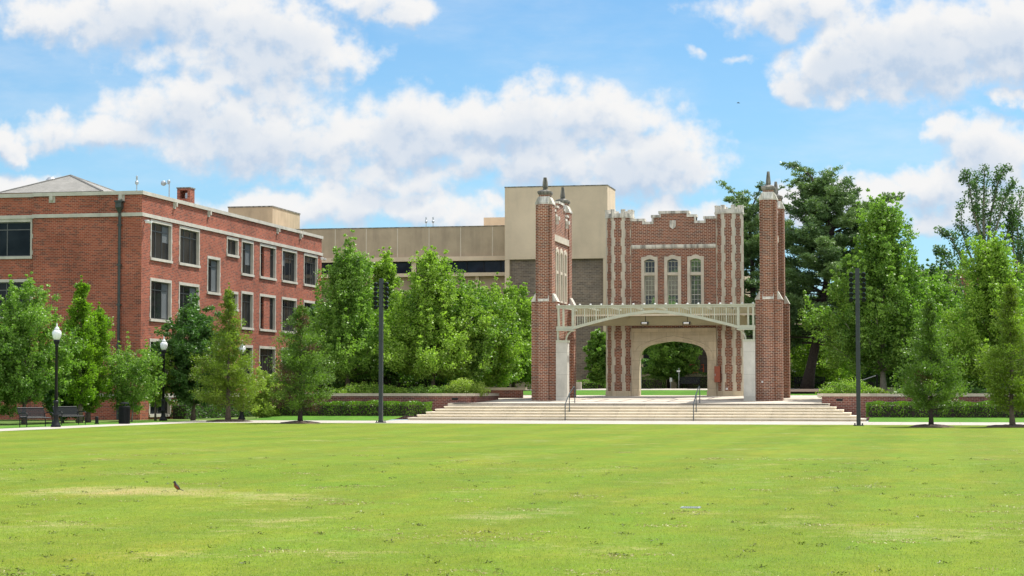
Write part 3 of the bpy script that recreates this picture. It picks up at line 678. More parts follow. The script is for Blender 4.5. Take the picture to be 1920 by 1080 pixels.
# rooftop boxes
YR = 172.0
xr0, xr1 = on_y(428, 395, YR)[0], on_y(511, 395, YR)[0]
r_ = MB(); r_.box(xr0, xr1, YR, YR+8, zw-2, zy(389, YR, 470)); pe = r_.build('penthouse', M_conc, cb)
MB().box(xr0-.05, xr1+.05, YR-.05, YR+8.05, zy(389, YR, 470), zy(389, YR, 470)+.12).build('penthouse_coping', M_finial, pe)
YR2 = 174; r_ = MB(); r_.box(on_y(907, 415, YR2)[0], on_y(958, 415, YR2)[0], YR2, YR2+4, zw-1, zy(410, YR2)); r_.build('penthouse', M_concT, cb)
for u in (799, 812): antenna((on_y(u, 425, YW+.2)[0], YW+.2, zw+.05), .62, cb)

# ------------------------------------------------------------------ gate arch
YA = 131.0; ga = thing('arch_facade', 'freestanding brick gate facade with two battlemented octagonal turrets and a stone arch', 'arch', (-16.6, YA, tz(YA)))
fa = FR('Y', YA); TK = .75
def zA(v): return on_y(1262, v, YA)[2]
def xA(u, v=600): return on_y(u, v, YA)[0]
ax0, ax1 = xA(1184), xA(1343)
ux = [1198.3, 1199.5, 1202, 1206, 1211.5, 1219, 1228, 1238, 1250, 1262]; uz = [672, 662, 655, 649.5, 645, 642, 645, 0, 0, 0]
prof = [(1198.4, 674), (1199, 668), (1200.8, 662), (1203.5, 657), (1207, 653), (1211.5, 650), (1218, 647.3), (1226, 645), (1238, 642.6), (1250, 640.8), (1262, 639.6)]
px_ = [xA(u) for u, v in prof]; pz_ = [zA(v) for u, v in prof]
cxA = px_[-1]
px_ = px_+[2*cxA-x for x in px_[-2::-1]]; pz_ = pz_+pz_[-2::-1]
aj0, aj1 = px_[0], px_[-1]
z615 = zA(615.5); zb = tz(YA)-.03
def alo(x): return float(np.interp(x, px_, pz_))
# stone arch surround (slightly proud), with a moulded panel
sa = MB(); fa.box(sa, ax0, aj0, -TK, .06, zb, pz_[0]); fa.box(sa, aj1, ax1, -TK, .06, zb, pz_[0])
fa.box(sa, ax0, aj0, -TK, .06, pz_[0], z615); fa.box(sa, aj1, ax1, -TK, .06, pz_[0], z615)
fa.slab(sa, px_, pz_, [z615]*len(px_), -TK, .06)
ao = sa.build('stone_arch', M_arch, ga)
ml = MB()  # mouldings: outer frame and archivolt rib
fa.box(ml, ax0+.02, ax1-.02, .06, .16, z615-.12, z615)
fa.box(ml, ax0+.2, ax1-.2, .06, .09, z615-.5, z615-.45)
fa.box(ml, ax0+.2, ax0+.25, .06, .09, pz_[0]+.2, z615-.5); fa.box(ml, ax1-.25, ax1-.2, .06, .09, pz_[0]+.2, z615-.5)
rb_ = []
for k in range(len(px_)):
    dx_ = px_[k]-cxA; sgn = 1 if dx_ > 0 else -1; rb_.append((cxA+dx_*1.17, pz_[k]+.28*(1-abs(dx_)/2.3)+.05))
rp = [fa.pt(a, .07, z) for a, z in rb_]
ml.tube(rp, .035, 6); ml.build('arch_moulding', M_arch, ao)
for (a0, a1) in ((ax0-.02, aj0+.04), (aj1-.04, ax1+.02)):
    fa.box(MB(), a0, a1-.0 if a1 < 0 else a1, .06, .12, zb, zb+.35).build('plinth', M_arch, ao)
# central brick wall with three tall windows
cop = [(1184, 409), (1207.5, 409), (1207.5, 415), (1222, 415), (1222, 402.5), (1236, 402.5), (1236, 395.5), (1291, 395.5), (1291, 402.5), (1305, 402.5), (1305, 414.5), (1320, 414.5), (1320, 406.5), (1343, 406.5)]
wins = [(1202.8, 1233.5), (1246, 1277.3), (1289, 1320.5)]
zwb = zA(592); zwt = zA(481)
wb_ = MB(); wh = [(xA(a)+.0, xA(b), zwb, zwt) for a, b in wins]
ztop0 = zA(419)
fa.wall(wb_, ax0, ax1, z615, ztop0, wh, TK-.1, back=True)
for k in range(0, len(cop)-1, 2):
    a, b = xA(cop[k][0], 410), xA(cop[k+1][0], 410); fa.box(wb_, a, b, -(TK-.1), 0, ztop0, zA(cop[k][1]+4))
wb_.build('brick_wall', M_brickG, ga)
cpm = MB()
for k in range(0, len(cop)-1, 2):
    a, b = xA(cop[k][0], 410), xA(cop[k+1][0], 410); z = zA(cop[k][1])
    fa.box(cpm, a-.05, b+.05, -(TK-.05), .07, z-.17, z+(.002 if k % 4 else 0))
    if k+2 < len(cop):
        z2 = zA(cop[k+2][1]); up_ = z2 > z; xx = b
        lo, hi = min(z, z2)-.17, max(z, z2)-.17
        fa.box(cpm, xx-(.0 if up_ else .12), xx+(.12 if up_ else .0), -(TK-.06), .065, lo, hi)
cpm.build('stone_coping', M_stoneW, ga)
m_ = MB(); fa.box(m_, ax0, ax1, 0, .08, zA(463.5), zA(458.5)); fa.box(m_, ax0, ax1, 0, .04, zA(465.5), zA(463.5)); m_.build('string_course', M_stoneW, ga)
def stone_window(root, fr, a0, a1, zb0, zt, mat, glass=M_clear, jw=.2, tz_=None, dep=.5, cols_=3, fast=False):
    # Tudor-headed stone frame, muntins, panes
    s_ = MB(); c = (a0+a1)/2; i0, i1 = a0+jw, a1-jw; zi = zt-.3
    fr.box(s_, a0, i0, -dep, .05, zb0, zi); fr.box(s_, i1, a1, -dep, .05, zb0, zi)
    xs = [a0, i0, i0+.06, (i0+c)/2, c, (i1+c)/2, i1-.06, i1, a1]
    lo = [zi, zi, zi+.05, zi+.1, zi+.14, zi+.1, zi+.05, zi, zi]
    hi = [zt-.03, zt-.03, zt-.01, zt+.05, zt+.11, zt+.05, zt-.01, zt-.03, zt-.03]
    fr.slab(s_, xs, lo, hi, -dep, .05)
    zt2 = tz_ if tz_ else zb0+(zt-zb0)*.58
    fr.box(s_, i0, i1, -dep, .03, zt2-.09, zt2+.09)
    fr.box(s_, i0, i1, -dep, .05, zb0, zb0+.12)
    so_ = s_.build('stone_window_frame', mat, root)
    f = MB(); d = -.28
    for (p, q) in ((zb0+.12, zt2-.09), (zt2+.09, zi)):
        fr.box(f, i0, i0+.045, d-.03, d+.03, p, q); fr.box(f, i1-.045, i1, d-.03, d+.03, p, q)
        fr.box(f, i0+.045, i1-.045, d-.03, d+.03, p, p+.045); fr.box(f, i0+.045, i1-.045, d-.03, d+.03, q-.045, q)
        for k in range(1, cols_):
            a = i0+(i1-i0)*k/cols_; fr.box(f, a-.011, a+.011, d-.02, d+.02, p+.045, q-.045)
        nr = max(2, round((q-p)/.34)); h_ = (q-p)/nr
        for k in range(1, nr):
            fr.box(f, i0+.045, i1-.045, d-.018, d+.018, p+h_*k-(.025 if k == nr//2 and nr > 3 else .011), p+h_*k+(.025 if k == nr//2 and nr > 3 else .011))
    f.build('muntins', M_sage, so_)
    g_ = MB(); fr.box(g_, i0, i1, d-.004, d+.004, zb0+.12, zt2-.09); fr.box(g_, i0, i1, d-.004, d+.004, zt2+.09, zi+.16); g_.build('pane', glass, so_)
for a, b in wins: stone_window(ga, fa, xA(a), xA(b), zwb, zwt+.02, M_stone, tz_=zA(513.5))
# shield
sx, sz0, sz1 = xA(1261.5, 420), zA(430), zA(412.5)
sp = [(-.2, sz1-.06), (-.2, sz0+.17), (0, sz0), (.2, sz0+.17), (.2, sz1-.06), (.12, sz1), (0, sz1-.04), (-.12, sz1)]
m_ = MB(); m_.prism([fa.pt(sx+a, .0, z) for a, z in sp], [fa.pt(sx+a, .1, z) for a, z in sp])
sh_ = m_.build('shield_emblem', M_stoneW, ga)
m_ = MB(); m_.prism([fa.pt(sx+a, .095, z) for a, z in ((-.17, sz1-.1), (-.1, sz1-.1), (.15, sz0+.2), (.15, sz0+.28))], [fa.pt(sx+a, .13, z) for a, z in ((-.17, sz1-.1), (-.1, sz1-.1), (.15, sz0+.2), (.15, sz0+.28))]); m_.build('shield_band', M_stone, sh_)
# turrets
def turret(u0, u1, vt, seed):
    x0, x1 = xA(u0), xA(u1); c = (x0+x1)/2; Wd = (x1-x0)*.985; ap_ = Wd/2; cy = YA-.32+ap_*.9+.0
    ztb = zA(vt+16); ztt = zA(vt)
    def ring(r, z): return [(c+r/math.cos(math.pi/8)*math.cos(math.pi/8+k*math.pi/4), cy+r/math.cos(math.pi/8)*math.sin(math.pi/8+k*math.pi/4), z) for k in range(8)]
    tw_ = MB().prism(ring(ap_, zb), ring(ap_, ztb)).build('turret', M_brickG, ga)
    q_ = MB(); H = ztb-.0; z = zA(733); k = 0; hh = .565
    V = ring(ap_, 0)
    for j in range(8):
      z = zA(733); k = 0; q_ = MB()
      while z < H-.02:
            z2 = min(z+hh, H)
            v = Vector(V[j]); a = Vector(V[(j+1) % 8]); b = Vector(V[j-1]); cc = Vector((c, cy, 0))
            L1 = .18 if (k+j) % 2 == 0 else .11; L2 = .11 if (k+j) % 2 == 0 else .18
            o = (v-cc).normalized()*.025
            da = (a-v).normalized()*L1; db = (b-v).normalized()*L2
            inn = (cc-v).normalized()*.12
            P_ = [v+o, v+da+o*.9, v+da+inn, v+db+inn, v+db+o*.9]
            q_.prism([(p.x, p.y, z+.004) for p in P_], [(p.x, p.y, z2) for p in P_])
            z = z2; k += 1
      q_.build('stone_quoins', M_stone, tw_)
    MB().prism(ring(ap_+.07, zb), ring(ap_+.05, zA(733))).build('stone_base', M_arch, tw_)
    b_ = MB(); b_.prism(ring(ap_+.07, ztb), ring(ap_+.09, ztb+.12)); b_.prism(ring(ap_+.05, ztb+.12), ring(ap_+.05, ztb+.3))
    V = ring(ap_+.05, 0); VI = ring(ap_-.2, 0)
    for j in range(8):
        v = Vector(V[j]); a = Vector(V[(j+1) % 8]); b = Vector(V[j-1]); i = Vector(VI[j])
        va = v+(a-v)*.2; vb = v+(b-v)*.2; ia = i+(Vector(VI[(j+1) % 8])-i)*.2; ib = i+(Vector(VI[j-1])-i)*.2
        P_ = [v, va, ia, i, ib, vb]
        b_.prism([(p.x, p.y, ztb+.3) for p in P_], [(p.x, p.y, ztt-.06) for p in P_])
        cc = Vector((c, cy, 0)); Q_ = [p+(p-cc).normalized()*(.03 if n_ in (0, 1, 5) else -.02) for n_, p in enumerate(P_)]
        b_.prism([(p.x, p.y, ztt-.06) for p in Q_], [(p.x, p.y, ztt) for p in Q_])
    b_.build('battlement', M_stoneW, tw_)
    return tw_
turret(1136, 1185.5, 391.5, 1); turret(1342, 1392.5, 387, 2)
bxx = xA(1346, 700); m_ = MB(); m_.box(bxx-.19, bxx+.19, YA-.42, YA-.15, zA(717), zA(687)); bo = m_.build('electrical_box', M_rust, ga)
MB().box(bxx-.15, bxx-.12, YA-.45, YA-.42, zA(705), zA(701)).build('latch', M_galv, bo)
m_ = MB(); xx = xA(1364, 730); m_.box(xx-.07, xx+.07, YA-.42, YA-.2, zA(731), zA(727)); m_.build('outlet_cover', M_white, ga)

# ------------------------------------------------------------------ side walls with piers
def z0_(v): return on_y(1230, v, 120)[2]
def side_wall(cx, s, label, seed):
    zb = tz(120)-.04
    rt_ = thing('gate_side_wall', label, 'gate wall', (cx, 120, tz(120)), 'brick side walls of the gate')
    for py, front in ((120.0, True), (126.0, False)):
        zp = tz(py)-.05
        m_ = MB(); y0, y1 = py+.25, py+1.25
        m_.box(cx-.51, cx+.51, y0, y1, zp, z0_(378)); 
        m_.box(cx-.80, cx-.51, y0+.12, y1-.12, zp, z0_(563)); m_.box(cx+.51, cx+.80, y0+.001, y1-.12, zp, z0_(563))
        for (a, b, c_, d_) in ((py, y0, 0, .12), (y1, y1+.25, .12, 0)):
            m_.box(cx-.31, cx+.31, a, b, zp, z0_(563)+.0)
            m_.box(cx-.30, cx+.30, a+c_, b-d_, z0_(563), z0_(378))
        m_.box(cx-.33, cx+.33, py+.42, y1-.17, z0_(378), z0_(359))
        po = m_.build('brick_pier', M_brickG, rt_)
        c_ = MB(); za, zb2 = z0_(563), z0_(551)
        for sg in (-1, 1):       # sloped weathering stones left and right
            P_ = [(cx+sg*.80, za), (cx+sg*.505, za), (cx+sg*.505, zb2+.12), (cx+sg*.56, zb2+.12), (cx+sg*.84, za)]
            c_.prism([(x, y0+.08, z) for x, z in P_], [(x, y1-.08, z) for x, z in P_])
        for (ya, yb) in ((py-.03, y0-.0), (y1+.28, y1)):
            yb2 = ya+(yb-ya)*.5
            c_.prism([(cx-.33, ya, za), (cx-.33, yb, za), (cx-.33, yb, zb2), (cx-.33, yb2, zb2-.02), (cx-.33, ya, za+.1)], [(cx+.33, ya, za), (cx+.33, yb, za), (cx+.33, yb, zb2), (cx+.33, yb2, zb2-.02), (cx+.33, ya, za+.1)])
        za, zb2 = z0_(378), z0_(364)
        for sg in (-1, 1):
            P_ = [(cx+sg*.55, za), (cx+sg*.32, za), (cx+sg*.32, zb2), (cx+sg*.37, zb2), (cx+sg*.55, za+.08)]
            c_.prism([(x, y0+.02, z) for x, z in P_], [(x, y1-.02, z) for x, z in P_])
        for (ya, yb, yc) in ((py+.08, y0+.18, y0+.05), (y1+.17, y1-.18, y1-.05)):
            c_.prism([(cx-.325, ya, za), (cx-.325, yb, za), (cx-.325, yb, zb2+.04), (cx-.325, yc, zb2+.04), (cx-.325, ya, za+.1)], [(cx+.325, ya, za), (cx+.325, yb, za), (cx+.325, yb, zb2+.04), (cx+.325, yc, zb2+.04), (cx+.325, ya, za+.1)])
        c_.build('pier_cap', M_stoneW, po)
        zf = z0_(359); fy_ = py+.75; hgt = z0_(326)-z0_(350)
        if s < 0: hgt *= 1.08
        fn = MB(); fn.sqlathe((cx, fy_, zf), [(.36, 0), (.42, .10), (.42, .2), (.34, .24), (.2, .3)])
        zz = .3
        if s > 0 and front: fn.sqlathe((cx, fy_, zf), [(.15, zz), (.11, zz+.06), (.15, zz+.2), (.135, zz+.5), (.09, zz+hgt-.0)])
        else: fn.sqlathe((cx, fy_, zf), [(.17, zz), (.12, zz+.08), (.145, zz+.14), (.075, zz+hgt)])
        fn.build('finial', M_finial, po)
    # wall between the piers, with three windows and stepped parapet
    xi, xo = cx+s*.44, cx-s*.14
    fr = FR('X' if s > 0 else 'W', xi); th = abs(xi-xo)
    wy = []
    base = (121.25, 126.25)
    for c0 in (122.32, 123.72, 125.12): wy.append((c0-.5, c0+.5))
    zwb2, zwt2 = 7.25, on_x(1047, 468, -22.85)[2]
    m_ = MB(); hol = [(a, b, zwb2, zwt2) for a, b in wy]
    fr.wall(m_, 121.25, 126.25, zb, 12.55, hol, th, back=True)
    seg = [(121.25, 121.75, 13.0), (121.75, 122.2, 12.72), (122.2, 122.75, 13.3), (122.75, 124.6, 13.62), (124.6, 125.15, 13.3), (125.15, 125.7, 12.72), (125.7, 126.25, 13.0)]
    for a, b, z in seg: fr.box(m_, a, b, -th, 0, 12.55, z-.14)
    m_.build('brick_wall', M_brickG, rt_)
    c_ = MB()
    for k, (a, b, z) in enumerate(seg): fr.box(c_, a-.04, b+.04, -th-.05, .06, z-.14, z+.003*(k % 2))
    for a in (121.97, 125.42): fr.box(c_, a-.16, a+.16, 0.001, .25, 12.35, 12.58); fr.box(c_, a-.1, a+.1, 0.001, .16, 12.1, 12.35)
    c_.build('stone_coping', M_stoneW, rt_)
    m_ = MB(); fr.box(m_, 121.25, 126.25, 0, .07, 11.02, 11.42); fr.box(m_, 121.25, 126.25, -th-.07, -th, 11.02, 11.42); m_.build('string_course', M_stone, rt_)
    for a, b in wy: stone_window(rt_, fr, a, b, zwb2, zwt2, M_stone, jw=.16, tz_=zwb2+(zwt2-zwb2)*.56, dep=th-.03, cols_=2)
    # stone post that carries the canopy, beside the front pier
    xa, xb = cx+s*.80, cx+s*1.5
    m_ = MB(); m_.box(min(xa, xb), max(xa, xb), 120.02, 120.72, zb, z0_(641)); pp = m_.build('stone_post', M_post, rt_)
    MB().box(min(xa, xb)-.03*(s < 0), max(xa, xb)+.03*(s > 0), 119.98, 120.76, z0_(641), z0_(637)).build('post_cap', M_sage, pp)
    return rt_
side_wall(-23.25, 1, 'left brick side wall of the gate with buttressed piers and grey finials', 1)
sr = side_wall(-9.49, -1, 'right brick side wall of the gate seen end on beside the dark pine', 2)
m_ = MB(); xx = on_y(1429.5, 716, 120.2)[0]; m_.box(xx-.05, xx+.05, 120.1, 120.25, z0_(718), z0_(714)); m_.build('outlet_cover', M_white, sr)

# ------------------------------------------------------------------ metal canopy across the gate
cn = thing('metal_canopy', 'sage green steel truss canopy spanning between the gate side walls', 'canopy', (-16.4, 120.3, z0_(620)))
fc = FR('Y', 120.3)
def xC(u, v=590): return on_y(u, v, 120.3)[0]
def zC(v): return on_y(1230, v, 120.3)[2]
def chord(y0, y1, x0, x1, name='top_chord'):
    m_ = MB(); m_.box(x0, x1, y0, y1, zC(577), zC(571.5)); m_.box(x0, x1, y0-.06, y1+.02, zC(573), zC(571)); return m_.build(name, M_sage, cn)
cx0_, cx1_ = -23.25+.80, -9.49-.80
chord(120.2, 120.4, cx0_, cx1_)
AP = [(1075, 617), (1088, 613), (1104, 608.8), (1120, 604.7), (1141, 599.5), (1162.6, 595), (1185, 591), (1207, 587.8), (1228.6, 586.3)]
ap_x = [xC(u, v) for u, v in AP]; ap_z = [zC(v) for u, v in AP]; cC = (cx0_+cx1_)/2
ap_x = [x+(cC-ap_x[-1]) for x in ap_x]
ap_x += [2*cC-x for x in ap_x[-2::-1]]; ap_z += ap_z[-2::-1]
m_ = MB(); fc.slab(m_, ap_x, ap_z, [z+.17 for z in ap_z], -.12, .14)
fc.box(m_, cx0_, ap_x[0], -.12, .14, ap_z[0]-.02, ap_z[0]+.2); fc.box(m_, ap_x[-1], cx1_, -.12, .14, ap_z[0]-.02, ap_z[0]+.2)
fc.box(m_, cx0_, ap_x[0]+.1, -.3, .22, ap_z[0]-.08, ap_z[0]-.02); fc.box(m_, ap_x[-1]-.1, cx1_, -.3, .22, ap_z[0]-.08, ap_z[0]-.02)
m_.build('arch_chord', M_sage, cn)
def chz(x): return float(np.interp(x, ap_x, ap_z))+.15
zt_ = zC(576.5)
def bar(x, w_, d_=.05):
    m_ = MB(); m_.box(x-w_/2, x+w_/2, 120.3-d_, 120.3+d_, (chz(x) if ap_x[0] < x < ap_x[-1] else ap_z[0]+.19), zt_); m_.build('upright', M_sage, cn)
sp_ = .1435
for sg in (-1, 1):
    E = cx0_ if sg < 0 else cx1_
    bar(E-sg*.12, .12, .08); bar(E-sg*.42, .1, .08); bar(E-sg*1.02, .16, .09)
    n_ = 29
    for k in range(n_): bar(E-sg*(1.02+sp_*(k+1)), .075 if (k+1) % 5 == 0 else .028, .06 if (k+1) % 5 == 0 else .03)
    # curved bracket below, onto the post
    bx = E-sg*1.0; zb_ = ap_z[0]-.05; zl = z0_(638.5)
    pts = []
    for k in range(9):
        t_ = k/8*math.pi/2; pts.append((E-sg*(.58+.5*(1-math.cos(t_))+.0), 120.3, zl+(zb_-zl)*math.sin(t_)))
    m_ = MB().tube(pts, .055, 6); m_.box(min(E-sg*.02, E-sg*.14), max(E-sg*.02, E-sg*.14), 120.2, 120.4, zl, zb_); m_.box(min(E, E-sg*1.05), max(E, E-sg*1.05), 120.2, 120.4, zb_, zb_+.06); m_.build('bracket', M_sage, cn)
for dx_ in (-.75, 0, .75): bar(cC+dx_, .07, .06)
# rear fascias and the cross beams that tie the trusses
def zR(v): return on_y(1230, v, 125.6)[2]
m_ = MB(); m_.box(cx0_-.0, cx1_+.0, 125.6, 125.75, zR(589), zR(574)); m_.build('rear_fascia', M_tanp, cn)
m_ = MB(); m_.box(cx0_, cx1_, 125.45, 125.8, zR(592), zR(589)); m_.build('rear_ledge', M_concJ, cn)
m_ = MB()
for k in range(9):
    x = cx0_+.3+(cx1_-cx0_-.6)*k/8; m_.box(x-.05, x+.05, 120.4, 125.6, zC(576), zC(572.5))
m_.build('cross_beams', M_sage, cn)
for k in range(19):
    x = cx0_+.12+(cx1_-cx0_-.24)*k/18; MB().lathe((x, 120.3, zC(571)), [(.05, 0), (.065, .02), (.065, .06), (.03, .08)], 10).build('fixing_cap', M_white, cn)
# second fascia close to the arch, with two lights
YB = 129.6
def xB(u, v=600): return on_y(u, v, YB)[0]
zb0_, zb1_ = on_y(1230, 610, YB)[2], on_y(1230, 592, YB)[2]
m_ = MB(); m_.box(xB(1100), xB(1402), YB, YB+.25, zb0_, zb1_); m_.box(xB(1100), xB(1402), YB-.1, YB+1.0, zb1_, zb1_+.08)
m_.build('inner_fascia', M_olive, cn)
m_ = MB()
for u in (1108, 1180, 1330, 1396): x = xB(u); m_.box(x-.05, x+.05, 125.8, YB, zb1_-.1, zb1_-.002)
m_.build('tie_beams', M_olive, cn)
for u in (1210.5, 1289):
    x = xB(u, 606); z = on_y(u, 606, YB)[2]
    l_ = MB(); l_.tube([(x+.12, YB-.12, z), (x+.2, YB-.12, z)], .1, 12); l_.tube([(x-.3, YB-.12, z), (x-.24, YB-.12, z)], .09, 12); l_.box(x-.26, x+.14, YB-.06, YB, z-.03, z+.03); l_.tube([(x, YB-.03, z+.05), (x, YB-.03, zb1_)], .015, 6)
    lo_ = l_.build('light_fitting', M_black, cn); MB().tube([(x-.24, YB-.12, z), (x+.12, YB-.12, z)], .065, 12).build('tube_lens', M_globe, lo_)

# ------------------------------------------------------------------ handrails
def handrail(u0, u1, label):
    x = on_y(u0, 775, TY0-.05)[0]
    r = thing('handrail', label, 'handrail', (x, TY0, 0), 'steel handrails on the steps')
    ys = [TY0-.12, TY0+1.25, TY0+3.05]; zs = [0, 3*RISE, tz(TY0+3.05)]; hs = [.93, .97+.10, .93]
    tops = [zs[0]+.93, zs[1]+.93+.12, zs[2]+.93]
    for y, z, tp in zip(ys, zs, tops): MB().tube([(x, y, z-.01), (x, y, tp)], .028, 8).build('post', M_rail, r)
    MB().tube([(x, ys[0], tops[0]), (x, ys[0]+.2, tops[0]+.08), (x, ys[1], tops[1]), (x, ys[2]-.25, tops[2]+.05), (x, ys[2], tops[2]+.0)], .03, 8).build('rail', M_rail, r)
handrail(1060, 1075, 'sloping steel handrail on the steps near the left stone post')
handrail(1300.5, 1311, 'sloping steel handrail on the steps below the right turret')

# ------------------------------------------------------------------ lamp posts
def lamp_post():
    t = thing('lamp_post', '', 'street lamp', (0, 0, 0), 'black lamp posts with white globes')
    MB().lathe((0, 0, 0), [(.24, 0), (.24, .08), (.2, .14), (.13, .3), (.12, .5), (.145, .55), (.145, .62), (.11, .68), (.11, 1.12), (.125, 1.16), (.125, 1.24), (.085, 1.3)]).build('base', M_black, t, True)
    MB().lathe((0, 0, 0), [(.078, 1.3), (.068, 3.86), (.09, 3.88), (.09, 3.95), (.07, 3.98), (.13, 4.05), (.15, 4.13), (.15, 4.2)]).build('pole', M_black, t, True)
    g_ = MB().lathe((0, 0, 0), [(.13, 4.2), (.19, 4.32), (.225, 4.46), (.225, 4.56), (.18, 4.64), (.13, 4.69)]).build('globe', M_globe, t, True)
    MB().lathe((0, 0, 0), [(.14, 4.69), (.1, 4.78), (.045, 4.83), (.03, 4.87), (.045, 4.9), (.02, 4.96), (.008, 5.02)]).build('finial', M_globe, g_, True)
    return t
LP = lamp_post()
lamps = [(on_g(104.5, 801), 'black lamp post with white globe between the two park benches', 1), (on_g(306, 789), 'black lamp post with white globe in front of the brick building beside the dark tree', 1),
         ((on_y(453, 786, 112.0)[0], 112.0, .0), 'lamp post half hidden behind the olive conifer', 1.0),
         ((on_y(952, 727, 140.0)[0], 140.0, tz(140)), 'black lamp post with white globe just left of the gate', 1)]
for i, (p, lab, sc) in enumerate(lamps):
    o = LP if i == 0 else copy_tree(LP)
    d = math.hypot(p[0], p[1]); o.location = p; o['label'] = lab
    s = [.975, .96, .93, .96][i]; o.scale = (s, s, s)
# a second dark post beside that last lamp
sp2 = (on_y(937, 727, 143)[0], 143, tz(143)); t = thing('sign_post', 'short dark post behind the short brick wall end', 'post', sp2)
MB().lathe(sp2, [(.12, 0), (.1, .3), (.06, .35), (.05, 1.6), (.08, 1.62), (.08, 1.72)]).build('pole', M_black, t)

# ------------------------------------------------------------------ floodlight poles
def flood():
    t = thing('floodlight_pole', '', 'floodlight', (0, 0, 0), 'tall floodlight poles at the lawn edge')
    MB().box(-.1, .1, -.1, .1, .04, 7.7).build('pole', M_pole, t)
    b_ = MB(); b_.box(-.24, .24, -.24, .24, 0, .04)
    for a in (-.18, .18):
        for b in (-.18, .18): b_.lathe((a, b, .04), [(.03, 0), (.03, .08), (.01, .1)], 8)
    b_.build('base_plate', M_pole, t)
    for k in range(6):
        for s in (-1, 1):
            z = 7.48-.245*k-.07
            m_ = MB(); m_.box(min(s*.1, s*.22), max(s*.1, s*.22), -.03, .03, z-.03, z+.03)
            a = Vector((s*.3, .05, z)); d = Vector((.0, -1, -.32)).normalized(); e = d
            m_.tube([a-e*.1, a-e*.06, a+e*.08, a+e*.17], [.05, .08, .108, .115], 14)
            f = m_.build('floodlight', M_black, t, False)
            MB().tube([a+e*.165, a+e*.18], .1, 14).build('lens', M_glass, f)
    return t
FL = flood(); FL.location = on_g(714, 793); FL['label'] = 'tall dark floodlight pole in front of the left hedge'
f2 = copy_tree(FL); f2.location = on_g(1610, 798.5); f2['label'] = 'tall dark floodlight pole at the right end of the steps'
f2.scale = (1, 1, 1.0)

# ------------------------------------------------------------------ benches, bin, bollard
def bench(L=1.55):
    t = thing('park_bench', '', 'bench', (0, 0, 0), 'black metal park benches')
    m_ = MB()    # long axis x, faces -y
    for k in range(9): m_.box(-L/2, L/2, -.26+.055*k, -.26+.055*k+.036, .43-.004*abs(k-2), .455-.004*abs(k-2))
    m_.tube([(-L/2, -.27, .42), (L/2, -.27, .42)], .03, 8); m_.build('seat', M_black, t)
    m_ = MB(); n = int(L/.06)
    for k in range(n):
        x = -L/2+.03+k*(L-.06)/(n-1); m_.prism([(x-.019, .22, .47), (x+.019, .22, .47), (x+.019, .235, .47), (x-.019, .235, .47)], [(x-.019, .40, .88), (x+.019, .40, .88), (x+.019, .415, .88), (x-.019, .415, .88)])
    m_.tube([(-L/2, .41, .89), (L/2, .41, .89)], .028, 8); m_.tube([(-L/2, .225, .47), (L/2, .225, .47)], .022, 8); m_.build('backrest', M_black, t)
    for s in (-1, 1):
        m_ = MB(); x = s*(L/2); m_.tube([(x, -.27, 0), (x, -.27, .43), (x, -.30, .6), (x, -.22, .66), (x, .1, .66), (x, .3, .62)], .024, 8); m_.tube([(x, .22, 0), (x, .22, .45), (x, .42, .9)], .024, 8); m_.tube([(x, -.27, .2), (x, .22, .2)], .015, 6)
        m_.tube([(x, -.27, .42), (x, .22, .44)], .024, 8); m_.build('leg_frame', M_black, t)
    return t
B = bench()
bs = [(on_g(67, 800.5), 'black metal bench left of the lamp post by the path', R(22)), (on_g(131, 796.5), 'black metal bench right of the lamp post by the path', R(22))]
for i, (p, lab, rz) in enumerate(bs):
    o = B if i == 0 else copy_tree(B); o.location = (p[0], p[1], .006); o.rotation_euler = (0, 0, rz+R(44)); o['label'] = lab
p = on_g(233, 795); t = thing('trash_bin', 'black slatted metal trash bin beside the path', 'trash bin', (p[0], p[1], 0))
m_ = MB(); 
for k in range(26):
    a = 2*math.pi*k/26; r = .27; x, y = p[0]+r*math.cos(a), p[1]+r*math.sin(a); m_.tube([(x, y, .04), (p[0]+(r+.01)*math.cos(a), p[1]+(r+.01)*math.sin(a), .86)], .024, 5)
m_.build('slats', M_black, t)
MB().lathe((p[0], p[1], 0), [(.28, .0), (.28, .05), (.25, .05), (.25, .84), (.29, .84), (.3, .9), (.22, .93)]).build('body', M_black, t)
m_ = MB().lathe((p[0], p[1], 0), [(.24, 1.04), (.22, 1.09), (.1, 1.12), (.03, 1.125)]); 
for k in range(4): a = k*math.pi/2+.4; m_.tube([(p[0]+.2*math.cos(a), p[1]+.2*math.sin(a), .9), (p[0]+.2*math.cos(a), p[1]+.2*math.sin(a), 1.05)], .015, 5)
m_.build('lid', M_black, t)
p = on_g(181.5, 795); tag(MB().lathe((p[0], p[1], 0), [(.12, 0), (.12, .05), (.09, .06), (.09, .34), (.07, .38), (.02, .4)], 12).build('bollard', M_black), 'small black rounded bollard left of the trash bin', 'bollard')

# lawn drain grate
p = on_g(1295, 951); g_ = thing('drain_grate', 'small pale metal drain grate set in the lawn', 'drain grate', (p[0], p[1], .02))
m_ = MB(); zz = lz(p[0], p[1]); a0, a1 = p[0]-.14, p[0]+.14
m_.box(a0, a1, p[1]-.14, p[1]-.11, zz, zz+.014); m_.box(a0, a1, p[1]+.11, p[1]+.14, zz, zz+.014); m_.box(a0, a0+.03, p[1]-.11, p[1]+.11, zz, zz+.014); m_.box(a1-.03, a1, p[1]-.11, p[1]+.11, zz, zz+.014); m_.build('frame', M_galv, g_)
m_ = MB()
for k in range(7): x = a0+.045+k*.032; m_.box(x, x+.014, p[1]-.11, p[1]+.11, zz, zz+.01)
m_.build('bars', M_galv, g_)

